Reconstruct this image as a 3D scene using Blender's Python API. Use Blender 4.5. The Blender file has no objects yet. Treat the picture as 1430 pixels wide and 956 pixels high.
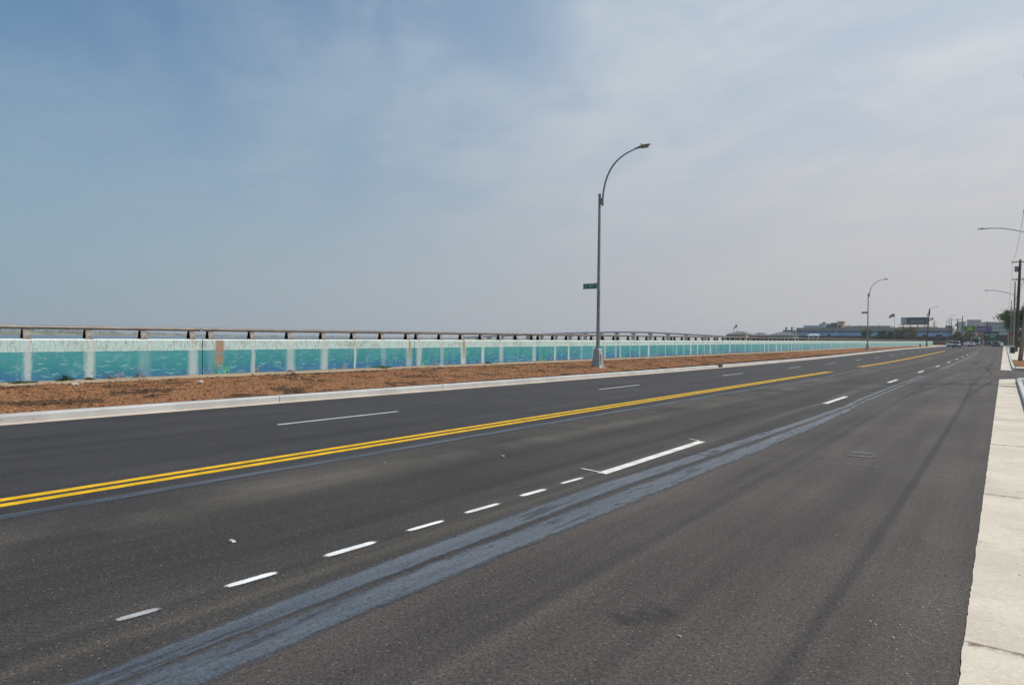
import bpy, bmesh, math, random
from mathutils import Vector, Matrix, noise
R = math.radians
random.seed(7)
scn = bpy.context.scene
col = scn.collection

# ------------------------------------------------------------------ camera
cam_d = bpy.data.cameras.new('camera')
cam = bpy.data.objects.new('camera', cam_d); col.objects.link(cam)
cam_d.sensor_fit = 'HORIZONTAL'; cam_d.sensor_width = 36.0
cam_d.lens = 36.0 * 940.3 / 1430.0
cam_d.clip_start = 0.05; cam_d.clip_end = 20000
fw = Vector((-0.58994538, 0.80742565, -0.00531738))
rt = Vector((0.80735681, 0.58996581, 0.01073923))
up = Vector((-0.0118082, -0.00204254, 0.99992819))
cam.matrix_world = Matrix(((rt.x, up.x, -fw.x, 0), (rt.y, up.y, -fw.y, 0), (rt.z, up.z, -fw.z, 1.657), (0, 0, 0, 1)))
scn.camera = cam

# ------------------------------------------------------------------ light
SUN_AZ = 45.0      # degrees from +Y (the road) towards +X
SUN_EL = 60.0
sd = Vector((math.sin(R(SUN_AZ)) * math.cos(R(SUN_EL)), math.cos(R(SUN_AZ)) * math.cos(R(SUN_EL)), math.sin(R(SUN_EL))))
sun_d = bpy.data.lights.new('sun', 'SUN'); sun = bpy.data.objects.new('sun', sun_d); col.objects.link(sun)
sun_d.energy = 2.9; sun_d.angle = R(0.9); sun_d.color = (1.0, 0.95, 0.87)
sun.rotation_euler = sd.to_track_quat('Z', 'Y').to_euler(); sun.location = (0, 0, 60)

scn.view_settings.view_transform = 'Standard'; scn.view_settings.look = 'None'
scn.view_settings.exposure = 0.2; scn.view_settings.gamma = 1.0
scn.render.engine = 'CYCLES'
scn.cycles.use_denoising = True
scn.cycles.volume_bounces = 0

world = bpy.data.worlds.new('World'); scn.world = world; world.use_nodes = True
def nd(nt, t, **kw):
    n = nt.nodes.new(t)
    for k, v in kw.items():
        setattr(n, k, v)
    return n
class NT:
    """tiny expression helper over a node tree"""
    def __init__(s, nt): s.nt = nt
    def put(s, sock, v):
        if hasattr(v, 'is_output') : s.nt.links.new(v, sock)
        elif v is not None: sock.default_value = v
    def m(s, op, a, b=None, c=None, clamp=False):
        n = nd(s.nt, 'ShaderNodeMath', operation=op, use_clamp=clamp)
        s.put(n.inputs[0], a)
        if b is not None: s.put(n.inputs[1], b)
        if c is not None: s.put(n.inputs[2], c)
        return n.outputs[0]
    def add(s, a, b): return s.m('ADD', a, b)
    def sub(s, a, b): return s.m('SUBTRACT', a, b)
    def mul(s, a, b): return s.m('MULTIPLY', a, b)
    def ramp(s, v, a, b, lo=0.0, hi=1.0, smooth=True):
        n = nd(s.nt, 'ShaderNodeMapRange', interpolation_type='SMOOTHSTEP' if smooth else 'LINEAR')
        s.put(n.inputs['Value'], v); n.inputs['From Min'].default_value = a; n.inputs['From Max'].default_value = b
        n.inputs['To Min'].default_value = lo; n.inputs['To Max'].default_value = hi
        return n.outputs[0]
    def mix(s, f, a, b, blend='MIX'):
        n = nd(s.nt, 'ShaderNodeMix', data_type='RGBA', blend_type=blend)
        s.put(n.inputs[0], f)
        for i, v in ((6, a), (7, b)):
            if isinstance(v, (tuple, list)): n.inputs[i].default_value = (*v[:3], 1)
            else: s.put(n.inputs[i], v)
        return n.outputs[2]
    def noise(s, vec, scale, detail=4, rough=0.55, dist=0.0, out=0):
        n = nd(s.nt, 'ShaderNodeTexNoise')
        if vec is not None: s.nt.links.new(vec, n.inputs['Vector'])
        n.inputs['Scale'].default_value = scale; n.inputs['Detail'].default_value = detail
        n.inputs['Roughness'].default_value = rough; n.inputs['Distortion'].default_value = dist
        return n.outputs[out]
    def voro(s, vec, scale, out='Distance', feature='F1', rnd=1.0):
        n = nd(s.nt, 'ShaderNodeTexVoronoi', feature=feature)
        if vec is not None: s.nt.links.new(vec, n.inputs['Vector'])
        n.inputs['Scale'].default_value = scale; n.inputs['Randomness'].default_value = rnd
        return n.outputs[out]
    def mapv(s, vec, scale=(1, 1, 1), loc=(0, 0, 0), rot=(0, 0, 0)):
        n = nd(s.nt, 'ShaderNodeMapping'); s.nt.links.new(vec, n.inputs[0])
        n.inputs['Scale'].default_value = scale; n.inputs['Location'].default_value = loc; n.inputs['Rotation'].default_value = rot
        return n.outputs[0]
    def sep(s, vec):
        n = nd(s.nt, 'ShaderNodeSeparateXYZ'); s.nt.links.new(vec, n.inputs[0]); return n.outputs
    def comb(s, x, y, z):
        n = nd(s.nt, 'ShaderNodeCombineXYZ')
        for i, v in enumerate((x, y, z)): s.put(n.inputs[i], v)
        return n.outputs[0]

def build_world():
    nt = world.node_tree; nt.nodes.clear(); t = NT(nt)
    out = nd(nt, 'ShaderNodeOutputWorld'); bg = nd(nt, 'ShaderNodeBackground'); nt.links.new(bg.outputs[0], out.inputs[0])
    sky = nd(nt, 'ShaderNodeTexSky', sky_type='NISHITA', sun_disc=False)
    sky.sun_elevation = R(SUN_EL); sky.sun_rotation = R(SUN_AZ)
    sky.altitude = 5; sky.air_density = 1.0; sky.dust_density = 1.0; sky.ozone_density = 1.6
    tc = nd(nt, 'ShaderNodeTexCoord').outputs['Generated']
    x, y, z = t.sep(tc)
    za = t.m('ABSOLUTE', z)
    # thin high cloud, laid on a plane far overhead
    k = t.m('DIVIDE', 1.0, t.add(za, 0.16))
    pl = t.comb(t.mul(x, k), t.mul(y, k), 0.0)
    rot = t.mapv(pl, rot=(0, 0, R(28)))
    n1 = t.noise(t.mapv(rot, scale=(0.9, 1.15, 1), loc=(5.4, 2.9, 0)), 1.0, 5, 0.5, 0.25)
    n2 = t.noise(t.mapv(rot, scale=(1.0, 1.35, 1), loc=(7.3, 0.2, 0)), 2.6, 6, 0.55, 0.3)
    cl = t.ramp(t.add(t.mul(n1, 0.5), t.mul(n2, 0.5)), 0.36, 0.65)
    dp = nd(nt, 'ShaderNodeVectorMath', operation='DOT_PRODUCT'); nt.links.new(tc, dp.inputs[0]); dp.inputs[1].default_value = (math.sin(R(SUN_AZ)), math.cos(R(SUN_AZ)), 0.0)
    near = t.ramp(dp.outputs['Value'], -0.5, 0.68, 0, 1, False)     # hazy air brightens towards the sun
    veil = t.mix(near, (3.1, 4.35, 5.5), (7.35, 7.6, 7.85))
    hor = t.ramp(za, 0.0, 0.55, 1, 0)
    hz = t.mix(near, (2.85, 3.8, 4.55), (5.55, 5.32, 5.42))
    fac = t.m('MULTIPLY', cl, t.ramp(near, 0.1, 0.8, 0.36, 0.88), clamp=True)
    clear = t.mix(1.0, sky.outputs[0], (0.78, 1.05, 1.12), 'MULTIPLY')
    c = t.mix(t.ramp(near, 0.1, 0.9, 0.05, 0.62), clear, veil)
    c = t.mix(fac, c, veil)
    c = t.mix(t.mul(t.m('POWER', hor, 1.5), 0.95), c, hz)
    nt.links.new(c, bg.inputs[0]); bg.inputs[1].default_value = 0.085
build_world()

# ------------------------------------------------------------------ profile of the place
def zr(y):                                    # the road climbs gently in the distance
    if y < 60: return 0.0
    if y < 90: return 0.0062 * (y - 60) ** 2 / 60
    if y < 150: return 0.0062 * (y - 75)
    if y < 330: return 0.465 + 0.0028 * (y - 150)
    return 0.969
def zw(y):                                    # the promenade wall rises a little faster
    e = 0.0032 * max(0, min(y, 75)) if y < 75 else max(0.0, 0.24 * (1 - (y - 75) / 95))
    return zr(y) + e
def lerp_tab(tab, y):
    if y <= tab[0][0]: return tab[0][1]
    for (a, b), (c, d) in zip(tab, tab[1:]):
        if y <= c:
            t = (y - a) / (c - a); t = t * t * (3 - 2 * t) if False else t
            return b + (d - b) * t
    return tab[-1][1]
KERB = [(-40, -14.6), (5, -14.55), (12, -14.42), (20, -14.25), (32, -14.05), (45, -14.15), (60, -14.5), (90, -15.1), (147, -15.4), (340, -15.2), (600, -15.2)]
def xk(y): return lerp_tab(KERB, y)           # edge of asphalt on the water side
def xwall(y): return -24.0 + 0.005 * max(0.0, y - 60)

# ------------------------------------------------------------------ object helpers
def tag(o, label=None, cat=None, group=None, kind=None):
    if label: o['label'] = label
    if cat: o['category'] = cat
    if group: o['group'] = group
    if kind: o['kind'] = kind
    return o
def empty(name, loc, rz=0.0):
    o = bpy.data.objects.new(name, None); col.objects.link(o); o.location = loc; o.rotation_euler = (0, 0, rz)
    o.empty_display_size = 0.2
    return o
def link(name, me, parent=None):
    o = bpy.data.objects.new(name, me); col.objects.link(o)
    if parent is not None: o.parent = parent
    return o
class MB:
    def __init__(s): s.v = []; s.f = []; s.uv = None; s.mi = []
    def quad(s, a, b, c, d):
        i = len(s.v); s.v += [a, b, c, d]; s.f.append((i, i + 1, i + 2, i + 3)); return s
    def tri(s, a, b, c):
        i = len(s.v); s.v += [a, b, c]; s.f.append((i, i + 1, i + 2)); return s
    def box(s, x0, x1, y0, y1, z0, z1, tx=0.0, ty=0.0):
        """tx, ty: how much the top is drawn in"""
        i = len(s.v)
        s.v += [(x0, y0, z0), (x1, y0, z0), (x1, y1, z0), (x0, y1, z0), (x0 + tx, y0 + ty, z1), (x1 - tx, y0 + ty, z1), (x1 - tx, y1 - ty, z1), (x0 + tx, y1 - ty, z1)]
        s.f += [(i, i + 3, i + 2, i + 1), (i + 4, i + 5, i + 6, i + 7), (i, i + 1, i + 5, i + 4), (i + 1, i + 2, i + 6, i + 5), (i + 2, i + 3, i + 7, i + 6), (i + 3, i, i + 4, i + 7)]
        return s
    def bbox(s, x0, x1, y0, y1, z0, z1, b=0.02):
        """box with chamfered edges on top and round the sides"""
        return s.prism([(x0 + b, y0), (x1 - b, y0), (x1, y0 + b), (x1, y1 - b), (x1 - b, y1), (x0 + b, y1), (x0, y1 - b), (x0, y0 + b)], z0, z1, b)
    def prism(s, pts, z0, z1, b=0.0):
        n = len(pts); cx = sum(p[0] for p in pts) / n; cy = sum(p[1] for p in pts) / n
        i = len(s.v)
        s.v += [(x, y, z0) for x, y in pts]
        if b > 0:
            s.v += [(x, y, z1 - b) for x, y in pts]
            def ins(x, y):
                dx, dy = cx - x, cy - y
                return (x + math.copysign(min(b, abs(dx)), dx), y + math.copysign(min(b, abs(dy)), dy), z1)
            s.v += [ins(x, y) for x, y in pts]; L = 2
        else:
            s.v += [(x, y, z1) for x, y in pts]; L = 1
        for l in range(L):
            for k in range(n):
                a = i + l * n + k; c = i + l * n + (k + 1) % n
                s.f.append((a, c, c + n, a + n))
        s.f.append(tuple(range(i + L * n, i + L * n + n))); s.f.append(tuple(reversed(range(i, i + n))))
        return s
    def tube(s, pts, rad, n=8, cap=True):
        pts = [Vector(p) for p in pts]
        if not isinstance(rad, (list, tuple)): rad = [rad] * len(pts)
        i0 = len(s.v); ref = None
        for k, p in enumerate(pts):
            d = (pts[min(k + 1, len(pts) - 1)] - pts[max(k - 1, 0)]).normalized()
            if ref is None:
                ref = Vector((1, 0, 0)) if abs(d.x) < 0.8 else Vector((0, 1, 0))
            a = (ref - d * ref.dot(d)).normalized(); b = d.cross(a); ref = a
            for j in range(n):
                t = 2 * math.pi * j / n
                s.v.append(tuple(p + (a * math.cos(t) + b * math.sin(t)) * rad[k]))
        for k in range(len(pts) - 1):
            for j in range(n):
                a = i0 + k * n + j; b = i0 + k * n + (j + 1) % n
                s.f.append((a, b, b + n, a + n))
        if cap:
            s.f.append(tuple(reversed(range(i0, i0 + n)))); e = i0 + (len(pts) - 1) * n
            s.f.append(tuple(range(e, e + n)))
        return s
    def lathe(s, prof, n=12, c=(0, 0, 0)):
        i0 = len(s.v)
        for r, z in prof:
            for j in range(n):
                t = 2 * math.pi * j / n; s.v.append((c[0] + r * math.cos(t), c[1] + r * math.sin(t), c[2] + z))
        for k in range(len(prof) - 1):
            for j in range(n):
                a = i0 + k * n + j; b = i0 + k * n + (j + 1) % n
                s.f.append((a, b, b + n, a + n))
        s.f.append(tuple(reversed(range(i0, i0 + n)))); e = i0 + (len(prof) - 1) * n; s.f.append(tuple(range(e, e + n)))
        return s
    def mesh(s, name, mat, smooth=False):
        me = bpy.data.meshes.new(name); me.from_pydata(s.v, [], s.f)
        if mat: me.materials.append(mat)
        if smooth: me.polygons.foreach_set('use_smooth', [True] * len(me.polygons))
        me.update(); return me
    def build(s, name, mat, parent=None, smooth=False):
        return link(name, s.mesh(name, mat, smooth), parent)
def copy_tree(o, parent=None):
    c = o.copy(); col.objects.link(c); c.parent = parent
    for ch in list(o.children): copy_tree(ch, c)
    return c
def ysteps(y0, y1):
    """steps along the road that follow its profile"""
    out = [y0]; y = y0
    while y < y1 - 1e-6:
        st = 2.0 if y < 60 else (4.0 if y < 160 else 12.0)
        y = min(y1, y + st); out.append(y)
    return out
def ribbon(fx0, fx1, y0, y1, dz, zf=zr, jag=0.0, step=None, seed=0):
    """a sheet between two lines along the road"""
    mb = MB(); ys = ysteps(y0, y1) if step is None else [y0 + (y1 - y0) * i / max(1, int((y1 - y0) / step)) for i in range(max(1, int((y1 - y0) / step)) + 1)]
    rr = random.Random(seed)
    for y in ys:
        a = fx0(y) if callable(fx0) else fx0; b = fx1(y) if callable(fx1) else fx1
        if jag:
            a += jag * (noise.noise((y * 2.1, seed, 0)) + 0.6 * noise.noise((y * 9.0, seed, 3))); b += jag * (noise.noise((y * 2.3, seed + 9, 0)) + 0.6 * noise.noise((y * 8.3, seed + 9, 3)))
        mb.v += [(a, y, zf(y) + dz), (b, y, zf(y) + dz)]
    for i in range(len(ys) - 1): mb.f.append((2 * i, 2 * i + 1, 2 * i + 3, 2 * i + 2))
    return mb

# ------------------------------------------------------------------ materials
MATS = {}
def pbsdf(name):
    m = bpy.data.materials.new(name); m.use_nodes = True; nt = m.node_tree
    b = nt.nodes['Principled BSDF']; t = NT(nt); tc = nd(nt, 'ShaderNodeTexCoord'); MATS[name] = m
    return m, nt, b, t, tc
def bump(nt, b, h, strength=0.3, dist=0.02):
    n = nd(nt, 'ShaderNodeBump'); n.inputs['Strength'].default_value = strength; n.inputs['Distance'].default_value = dist
    nt.links.new(h, n.inputs['Height']); nt.links.new(n.outputs[0], b.inputs['Normal'])
def simple(name, c, rough=0.6, var=0.25, scale=3.0, metal=0.0, spec=0.4, bmp=0.0):
    """plain colour with weathering"""
    m, nt, b, t, tc = pbsdf(name)
    n = t.noise(tc.outputs['Object'], scale, 5, 0.6)
    lo = tuple(x * (1 - var) for x in c); hi = tuple(min(1, x * (1 + var)) for x in c)
    nt.links.new(t.mix(t.ramp(n, 0.3, 0.7), lo, hi), b.inputs['Base Color'])
    b.inputs['Roughness'].default_value = rough; b.inputs['Metallic'].default_value = metal; b.inputs['Specular IOR Level'].default_value = spec
    if bmp: bump(nt, b, n, bmp, 0.01)
    return m
def mat_asphalt():
    m, nt, b, t, tc = pbsdf('asphalt'); P = tc.outputs['Object']
    x, y, z = t.sep(P)
    n0 = t.noise(P, 0.35, 4, 0.6); wob = t.mul(t.sub(t.noise(t.mapv(P, scale=(1, .3, 1)), 1.2, 3), .5), 0.5)
    xs = t.add(x, wob)
    right = t.ramp(x, -3.5, -3.2)                       # right lane: an older, browner mat
    left = t.ramp(x, -7.35, -7.25, 1, 0)                # two far lanes: newer and blacker
    streak = t.noise(t.mapv(P, scale=(1.3, 0.05, 1)), 1.6, 5, 0.6)
    grain = t.noise(P, 70, 3, 0.8); grain2 = t.noise(P, 30, 4, 0.8)
    c = t.mix(right, (0.036, 0.033, 0.032), (0.058, 0.050, 0.047))
    c = t.mix(left, c, (0.0315, 0.0298, 0.031))
    # dusty tan bands along the middle lane
    band = t.m('MULTIPLY', t.ramp(t.m('ABSOLUTE', t.add(xs, 6.35)), 0.15, 0.75, 1, 0), t.ramp(n0, 0.35, 0.6), clamp=True)
    band2 = t.m('MULTIPLY', t.ramp(t.m('ABSOLUTE', t.add(xs, 4.0)), 0.1, 0.35, 1, 0), t.ramp(streak, 0.4, 0.65), clamp=True)
    c = t.mix(t.mul(t.add(band, t.mul(band2, .75)), 0.6), c, (0.092, 0.08, 0.063))
    c = t.mix(1.0, c, t.mix(t.ramp(streak, 0.25, 0.75), (0.66, 0.66, 0.67), (1.28, 1.27, 1.25)), 'MULTIPLY')
    c = t.mix(1.0, c, t.mix(t.ramp(n0, 0.25, 0.75), (0.80, 0.80, 0.80), (1.18, 1.18, 1.18)), 'MULTIPLY')
    # dark oil spots where cars stood
    spot = t.ramp(t.noise(t.mapv(P, loc=(4.2, 1.1, 0), scale=(1, .6, 1)), 0.9, 3, .5), 0.66, 0.76)
    c = t.mix(t.mul(spot, 0.45), c, (0.02, 0.02, 0.021))
    g = t.add(t.mul(grain, 0.6), t.mul(grain2, 0.4))
    c = t.mix(1.0, c, t.mix(t.ramp(g, 0.32, 0.68), (0.22, 0.22, 0.23), (1.95, 1.91, 1.83)), 'MULTIPLY')
    vs = t.voro(P, 55, 'Color'); vd = t.voro(P, 55)
    sx, sy, sz = t.sep(vs)
    stone = t.m('MULTIPLY', t.ramp(sx, 0.93, 0.935), t.ramp(vd, 0.28, 0.36, 1, 0), clamp=True)
    c = t.mix(t.mul(stone, 0.7), c, (0.23, 0.19, 0.155))
    pit = t.m('MULTIPLY', t.ramp(sy, 0.90, 0.91), t.ramp(vd, 0.3, 0.42, 1, 0), clamp=True)
    c = t.mix(t.mul(pit, 0.7), c, (0.012, 0.012, 0.013))
    nt.links.new(c, b.inputs['Base Color']); b.inputs['Roughness'].default_value = 0.78; b.inputs['Specular IOR Level'].default_value = 0.35
    bump(nt, b, g, 0.55, 0.008)
    return m
def mat_sealant():
    m, nt, b, t, tc = pbsdf('sealant'); P = tc.outputs['Object']
    s = t.noise(t.mapv(P, scale=(6, 0.6, 1)), 1.5, 4, 0.55); g = t.noise(P, 55, 3, .8); n = t.noise(t.mapv(P, scale=(1, .4, 1)), 2.2, 5)
    c = t.mix(t.ramp(s, 0.3, 0.7), (0.062, 0.072, 0.087), (0.098, 0.110, 0.128))
    c = t.mix(t.ramp(n, 0.5, 0.72, 0, .5), c, (0.05, 0.058, 0.068))
    c = t.mix(1.0, c, t.mix(t.ramp(g, 0.3, 0.7), (0.62, 0.62, 0.62), (1.3, 1.3, 1.3)), 'MULTIPLY')
    nt.links.new(c, b.inputs['Base Color']); b.inputs['Roughness'].default_value = 0.46; b.inputs['Specular IOR Level'].default_value = 0.6
    # worn through to the asphalt
    w = t.ramp(t.noise(t.mapv(P, scale=(7, 0.8, 1)), 1.3, 6, .65), 0.30, 0.46); w2 = t.ramp(g, 0.25, 0.42)
    u = t.sep(tc.outputs['UV'])[0]
    ed = t.ramp(t.add(t.m('ABSOLUTE', t.sub(u, .5)), t.mul(t.sub(t.noise(t.mapv(P, scale=(3, 1, 1)), 7, 6, .75), .5), .42)), .27, .50, 1, .0)
    a = t.m('MULTIPLY', t.m('MAXIMUM', w, 0.5), t.m('MAXIMUM', w2, 0.3), clamp=True)
    a = t.m('MULTIPLY', a, ed, clamp=True)
    nt.links.new(a, b.inputs['Alpha'])
    return m
def mat_dull_seal():
    m, nt, b, t, tc = pbsdf('dull_sealant'); P = tc.outputs['Object']
    s = t.noise(t.mapv(P, scale=(6, 0.4, 1)), 1.5, 5, 0.6); g = t.noise(P, 80, 3, .7)
    nt.links.new(t.mix(t.ramp(s, .3, .7), (0.055, 0.066, 0.083), (0.085, 0.098, 0.118)), b.inputs['Base Color'])
    b.inputs['Roughness'].default_value = 0.6
    nt.links.new(t.m('MULTIPLY', t.ramp(s, .25, .55, .35, .95), t.ramp(g, .25, .45, .5, 1), clamp=True), b.inputs['Alpha'])
    return m
def mat_paint(name, c, wear=0.35, soft=False):
    m, nt, b, t, tc = pbsdf(name); P = tc.outputs['Object']
    n = t.noise(P, 60, 4, .7); n2 = t.noise(P, 4, 4, .6)
    nt.links.new(t.mix(t.ramp(n2, .3, .7), tuple(x * .68 for x in c), c), b.inputs['Base Color'])
    b.inputs['Roughness'].default_value = 0.7; b.inputs['Specular IOR Level'].default_value = 0.2
    a = t.ramp(n, 0.22, 0.22 + wear, 0.25, 1)
    if soft:                                            # overspray: thin towards the edge
        u, v, w = t.sep(tc.outputs['UV'])
        e = t.m('MULTIPLY', t.ramp(t.m('ABSOLUTE', t.sub(u, .5)), .10, .5, 1, 0), t.ramp(t.m('ABSOLUTE', t.sub(v, .5)), .22, .5, 1, 0), clamp=True)
        a = t.m('MULTIPLY', t.ramp(t.add(e, t.mul(t.sub(n, .5), .9)), .15, .6), 1.0, clamp=True)
    nt.links.new(a, b.inputs['Alpha'])
    return m
def mat_dark_mark():
    m, nt, b, t, tc = pbsdf('rubber_mark'); P = tc.outputs['Object']
    u, v, w = t.sep(tc.outputs['UV'])
    b.inputs['Base Color'].default_value = (0.016, 0.016, 0.017, 1); b.inputs['Roughness'].default_value = 0.7
    e = t.m('MULTIPLY', t.ramp(t.m('ABSOLUTE', t.sub(u, .5)), .1, .5, 1, 0), t.ramp(t.m('ABSOLUTE', t.sub(v, .5)), .3, .5, 1, 0), clamp=True)
    n = t.ramp(t.noise(P, 9, 5, .7), .3, .65)
    nt.links.new(t.m('MULTIPLY', t.mul(e, n), .38, clamp=True), b.inputs['Alpha'])
    return m
def mat_concrete(name, c, warm=(0.35, 0.28, 0.2), dirt=0.3, scale=1.0):
    m, nt, b, t, tc = pbsdf(name); P = tc.outputs['Object']
    n = t.noise(P, 0.9 * scale, 6, .65); f = t.noise(P, 45, 4, .7); br = t.noise(t.mapv(P, scale=(60, 2, 2)), 1.0, 2)
    c1 = t.mix(t.ramp(n, .3, .7), tuple(x * .86 for x in c), tuple(min(1, x * 1.1) for x in c))
    c1 = t.mix(t.mul(t.ramp(t.noise(P, 2.3, 6, .7), .56, .75), dirt), c1, warm)
    c1 = t.mix(1.0, c1, t.mix(t.ramp(f, .3, .7), (.88, .88, .88), (1.08, 1.08, 1.08)), 'MULTIPLY')
    vd = t.voro(P, 9); sx, sy, sz = t.sep(t.voro(P, 9, 'Color'))
    sp = t.m('MULTIPLY', t.ramp(sx, .86, .865), t.ramp(vd, .07, .15, 1, 0), clamp=True)
    c1 = t.mix(t.mul(sp, .8), c1, (.07, .06, .05))
    nt.links.new(c1, b.inputs['Base Color']); b.inputs['Roughness'].default_value = 0.85; b.inputs['Specular IOR Level'].default_value = .3
    bump(nt, b, t.add(t.mul(f, .5), t.mul(br, .35)), .25, .006)
    return m
def mat_mulch(name='mulch'):
    m, nt, b, t, tc = pbsdf(name); P = tc.outputs['Object']
    n = t.noise(P, 0.75, 5, .62, .4); f = t.noise(P, 20, 4, .75); v = t.voro(P, 30, 'Color'); sx, sy, sz = t.sep(v)
    c = t.mix(t.ramp(sx, 0, 1), (0.20, 0.09, 0.042), (0.39, 0.20, 0.098))
    c = t.mix(t.ramp(n, .515, .60, 0, .92), c, t.mix(sy, (0.055, 0.03, 0.018), (0.12, 0.07, 0.042)))
    c = t.mix(t.ramp(t.noise(P, .3, 3), .58, .75, 0, .5), c, (.36, .24, .15))
    c = t.mix(1.0, c, t.mix(t.ramp(f, .3, .7), (.4, .4, .4), (1.5, 1.5, 1.5)), 'MULTIPLY')
    nt.links.new(c, b.inputs['Base Color']); b.inputs['Roughness'].default_value = .95; b.inputs['Specular IOR Level'].default_value = .15
    bump(nt, b, t.add(f, sz), .9, .03)
    return m
def mat_mural():
    m, nt, b, t, tc = pbsdf('sea_mural'); P = tc.outputs['Object']
    u, v, w = t.sep(tc.outputs['UV'])                   # u metres along the wall, v metres above its foot
    n = t.noise(P, 1.6, 5, .6); nf = t.noise(P, 14, 5, .65); nv = t.noise(t.mapv(P, scale=(1, 6, .7)), 2.2, 5, .6)
    vv = t.add(v, t.add(t.mul(t.sub(n, .5), .3), t.mul(t.sub(t.noise(t.mapv(P, scale=(1, .3, 1)), .7, 3), .5), .5)))
    c = t.mix(t.ramp(vv, .10, .48), (0.05, 0.185, 0.365), (0.045, 0.27, 0.325))
    c = t.mix(t.ramp(vv, .35, .95), c, (0.075, 0.345, 0.37))
    c = t.mix(t.ramp(nf, .45, .75, 0, .45), c, (.075, .37, .40))
    big = t.noise(t.mapv(P, scale=(1, .45, 1)), .9, 5, .6)
    c = t.mix(t.ramp(big, .46, .68, 0, .5), c, (.10, .42, .45))
    c = t.mix(t.m('MULTIPLY', t.ramp(t.noise(t.mapv(P, scale=(1, 1.5, .8)), 2.6, 6, .7), .54, .72), .42, clamp=True), c, (.40, .56, .56))
    edge = t.add(v, t.mul(t.sub(t.noise(P, 3.5, 2), .5), .06))
    band = t.ramp(edge, 0.945, 0.965)
    mint = t.mix(t.ramp(nf, .35, .7), (.50, .72, .70), (.68, .83, .80))
    c = t.mix(band, c, mint)
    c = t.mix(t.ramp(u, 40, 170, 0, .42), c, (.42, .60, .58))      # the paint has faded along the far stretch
    # pale runs below each railing post
    s = t.m('FLOORED_MODULO', t.sub(u, 13.4), 11.1)
    ks = t.m('DIVIDE', t.sub(s, .36), 1.73)
    idx = t.add(t.m('ROUND', ks), t.mul(t.m('FLOOR', t.m('DIVIDE', t.sub(u, 13.4), 11.1)), 13.0))
    ds = t.mul(t.sub(ks, t.m('ROUND', ks)), 1.73); d = t.m('ABSOLUTE', ds)
    wn = nd(nt, 'ShaderNodeTexWhiteNoise', noise_dimensions='1D'); nt.links.new(idx, wn.inputs['W']); r1 = wn.outputs['Value']
    r2 = t.sep(wn.outputs['Color'])[1]
    wd = t.add(t.add(.07, t.mul(r1, .15)), t.add(t.mul(t.sub(nv, .5), .2), t.mul(t.sub(t.noise(P, 11, 5, .7), .5), .16)))
    run = t.m('MULTIPLY', t.ramp(t.m('DIVIDE', d, wd), .35, 1.5, 1, 0), t.ramp(r2, 0.05, .95, .12, 1), clamp=True)
    run = t.m('MULTIPLY', run, t.ramp(t.noise(P, 9, 5, .7), .25, .5, .55, 1), clamp=True)
    c = t.mix(t.mul(run, .86), c, t.mix(nf, (.54, .64, .63), (.80, .82, .78)))
    # rust and grime from the cap
    rust = t.m('MULTIPLY', t.ramp(t.noise(t.mapv(P, scale=(1, 5, 1)), 3.2, 6, .75), .50, .66), t.ramp(v, .75, 1.15), clamp=True)
    c = t.mix(t.mul(rust, .75), c, (.27, .19, .115))
    ro = t.m('MULTIPLY', t.ramp(r1, .91, .93), t.ramp(t.m('DIVIDE', t.m('ABSOLUTE', t.sub(ds, .05)), wd), .2, .6, 1, 0), clamp=True)
    ro = t.m('MULTIPLY', ro, t.ramp(t.add(v, t.mul(t.sub(nv, .5), .9)), .1, .9), clamp=True)
    c = t.mix(t.mul(ro, .75), c, (.36, .22, .07))
    bl = t.m('MULTIPLY', t.ramp(t.noise(t.mapv(P, scale=(1, .55, 1)), 1.3, 6, .7), .5, .66), t.ramp(t.add(v, t.mul(t.sub(nf, .5), .35)), .85, 1.15), clamp=True)
    c = t.mix(t.m('MULTIPLY', bl, t.ramp(t.noise(P, 24, 4, .8), .42, .62), clamp=True), c, (.24, .185, .12))
    # one broad brown bare patch beside the first joint
    bp = t.m('MULTIPLY', t.ramp(t.m('ABSOLUTE', t.add(t.sub(u, 14.06), t.add(t.mul(t.sub(nv, .5), .35), t.mul(t.sub(nf, .5), .16)))), .10, .25, 1, 0), t.ramp(t.add(v, t.mul(t.sub(nv, .5), .9)), .18, .55), clamp=True)
    c = t.mix(t.mul(bp, .92), c, t.mix(nf, (.30, .185, .115), (.50, .345, .235)))
    # scuffed foot and chipped top
    c = t.mix(t.ramp(t.add(v, t.mul(t.sub(nf, .5), .18)), .02, .09, .65, 0), c, (.15, .135, .12))
    tp = t.m('MULTIPLY', t.ramp(v, 1.28, 1.34), t.ramp(nf, .35, .6, .45, 1), clamp=True)
    c = t.mix(t.mul(tp, .8), c, (.74, .74, .68))
    nt.links.new(c, b.inputs['Base Color']); b.inputs['Roughness'].default_value = .75; b.inputs['Specular IOR Level'].default_value = .25
    bump(nt, b, t.noise(P, 30, 4, .7), .3, .008)
    return m
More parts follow.
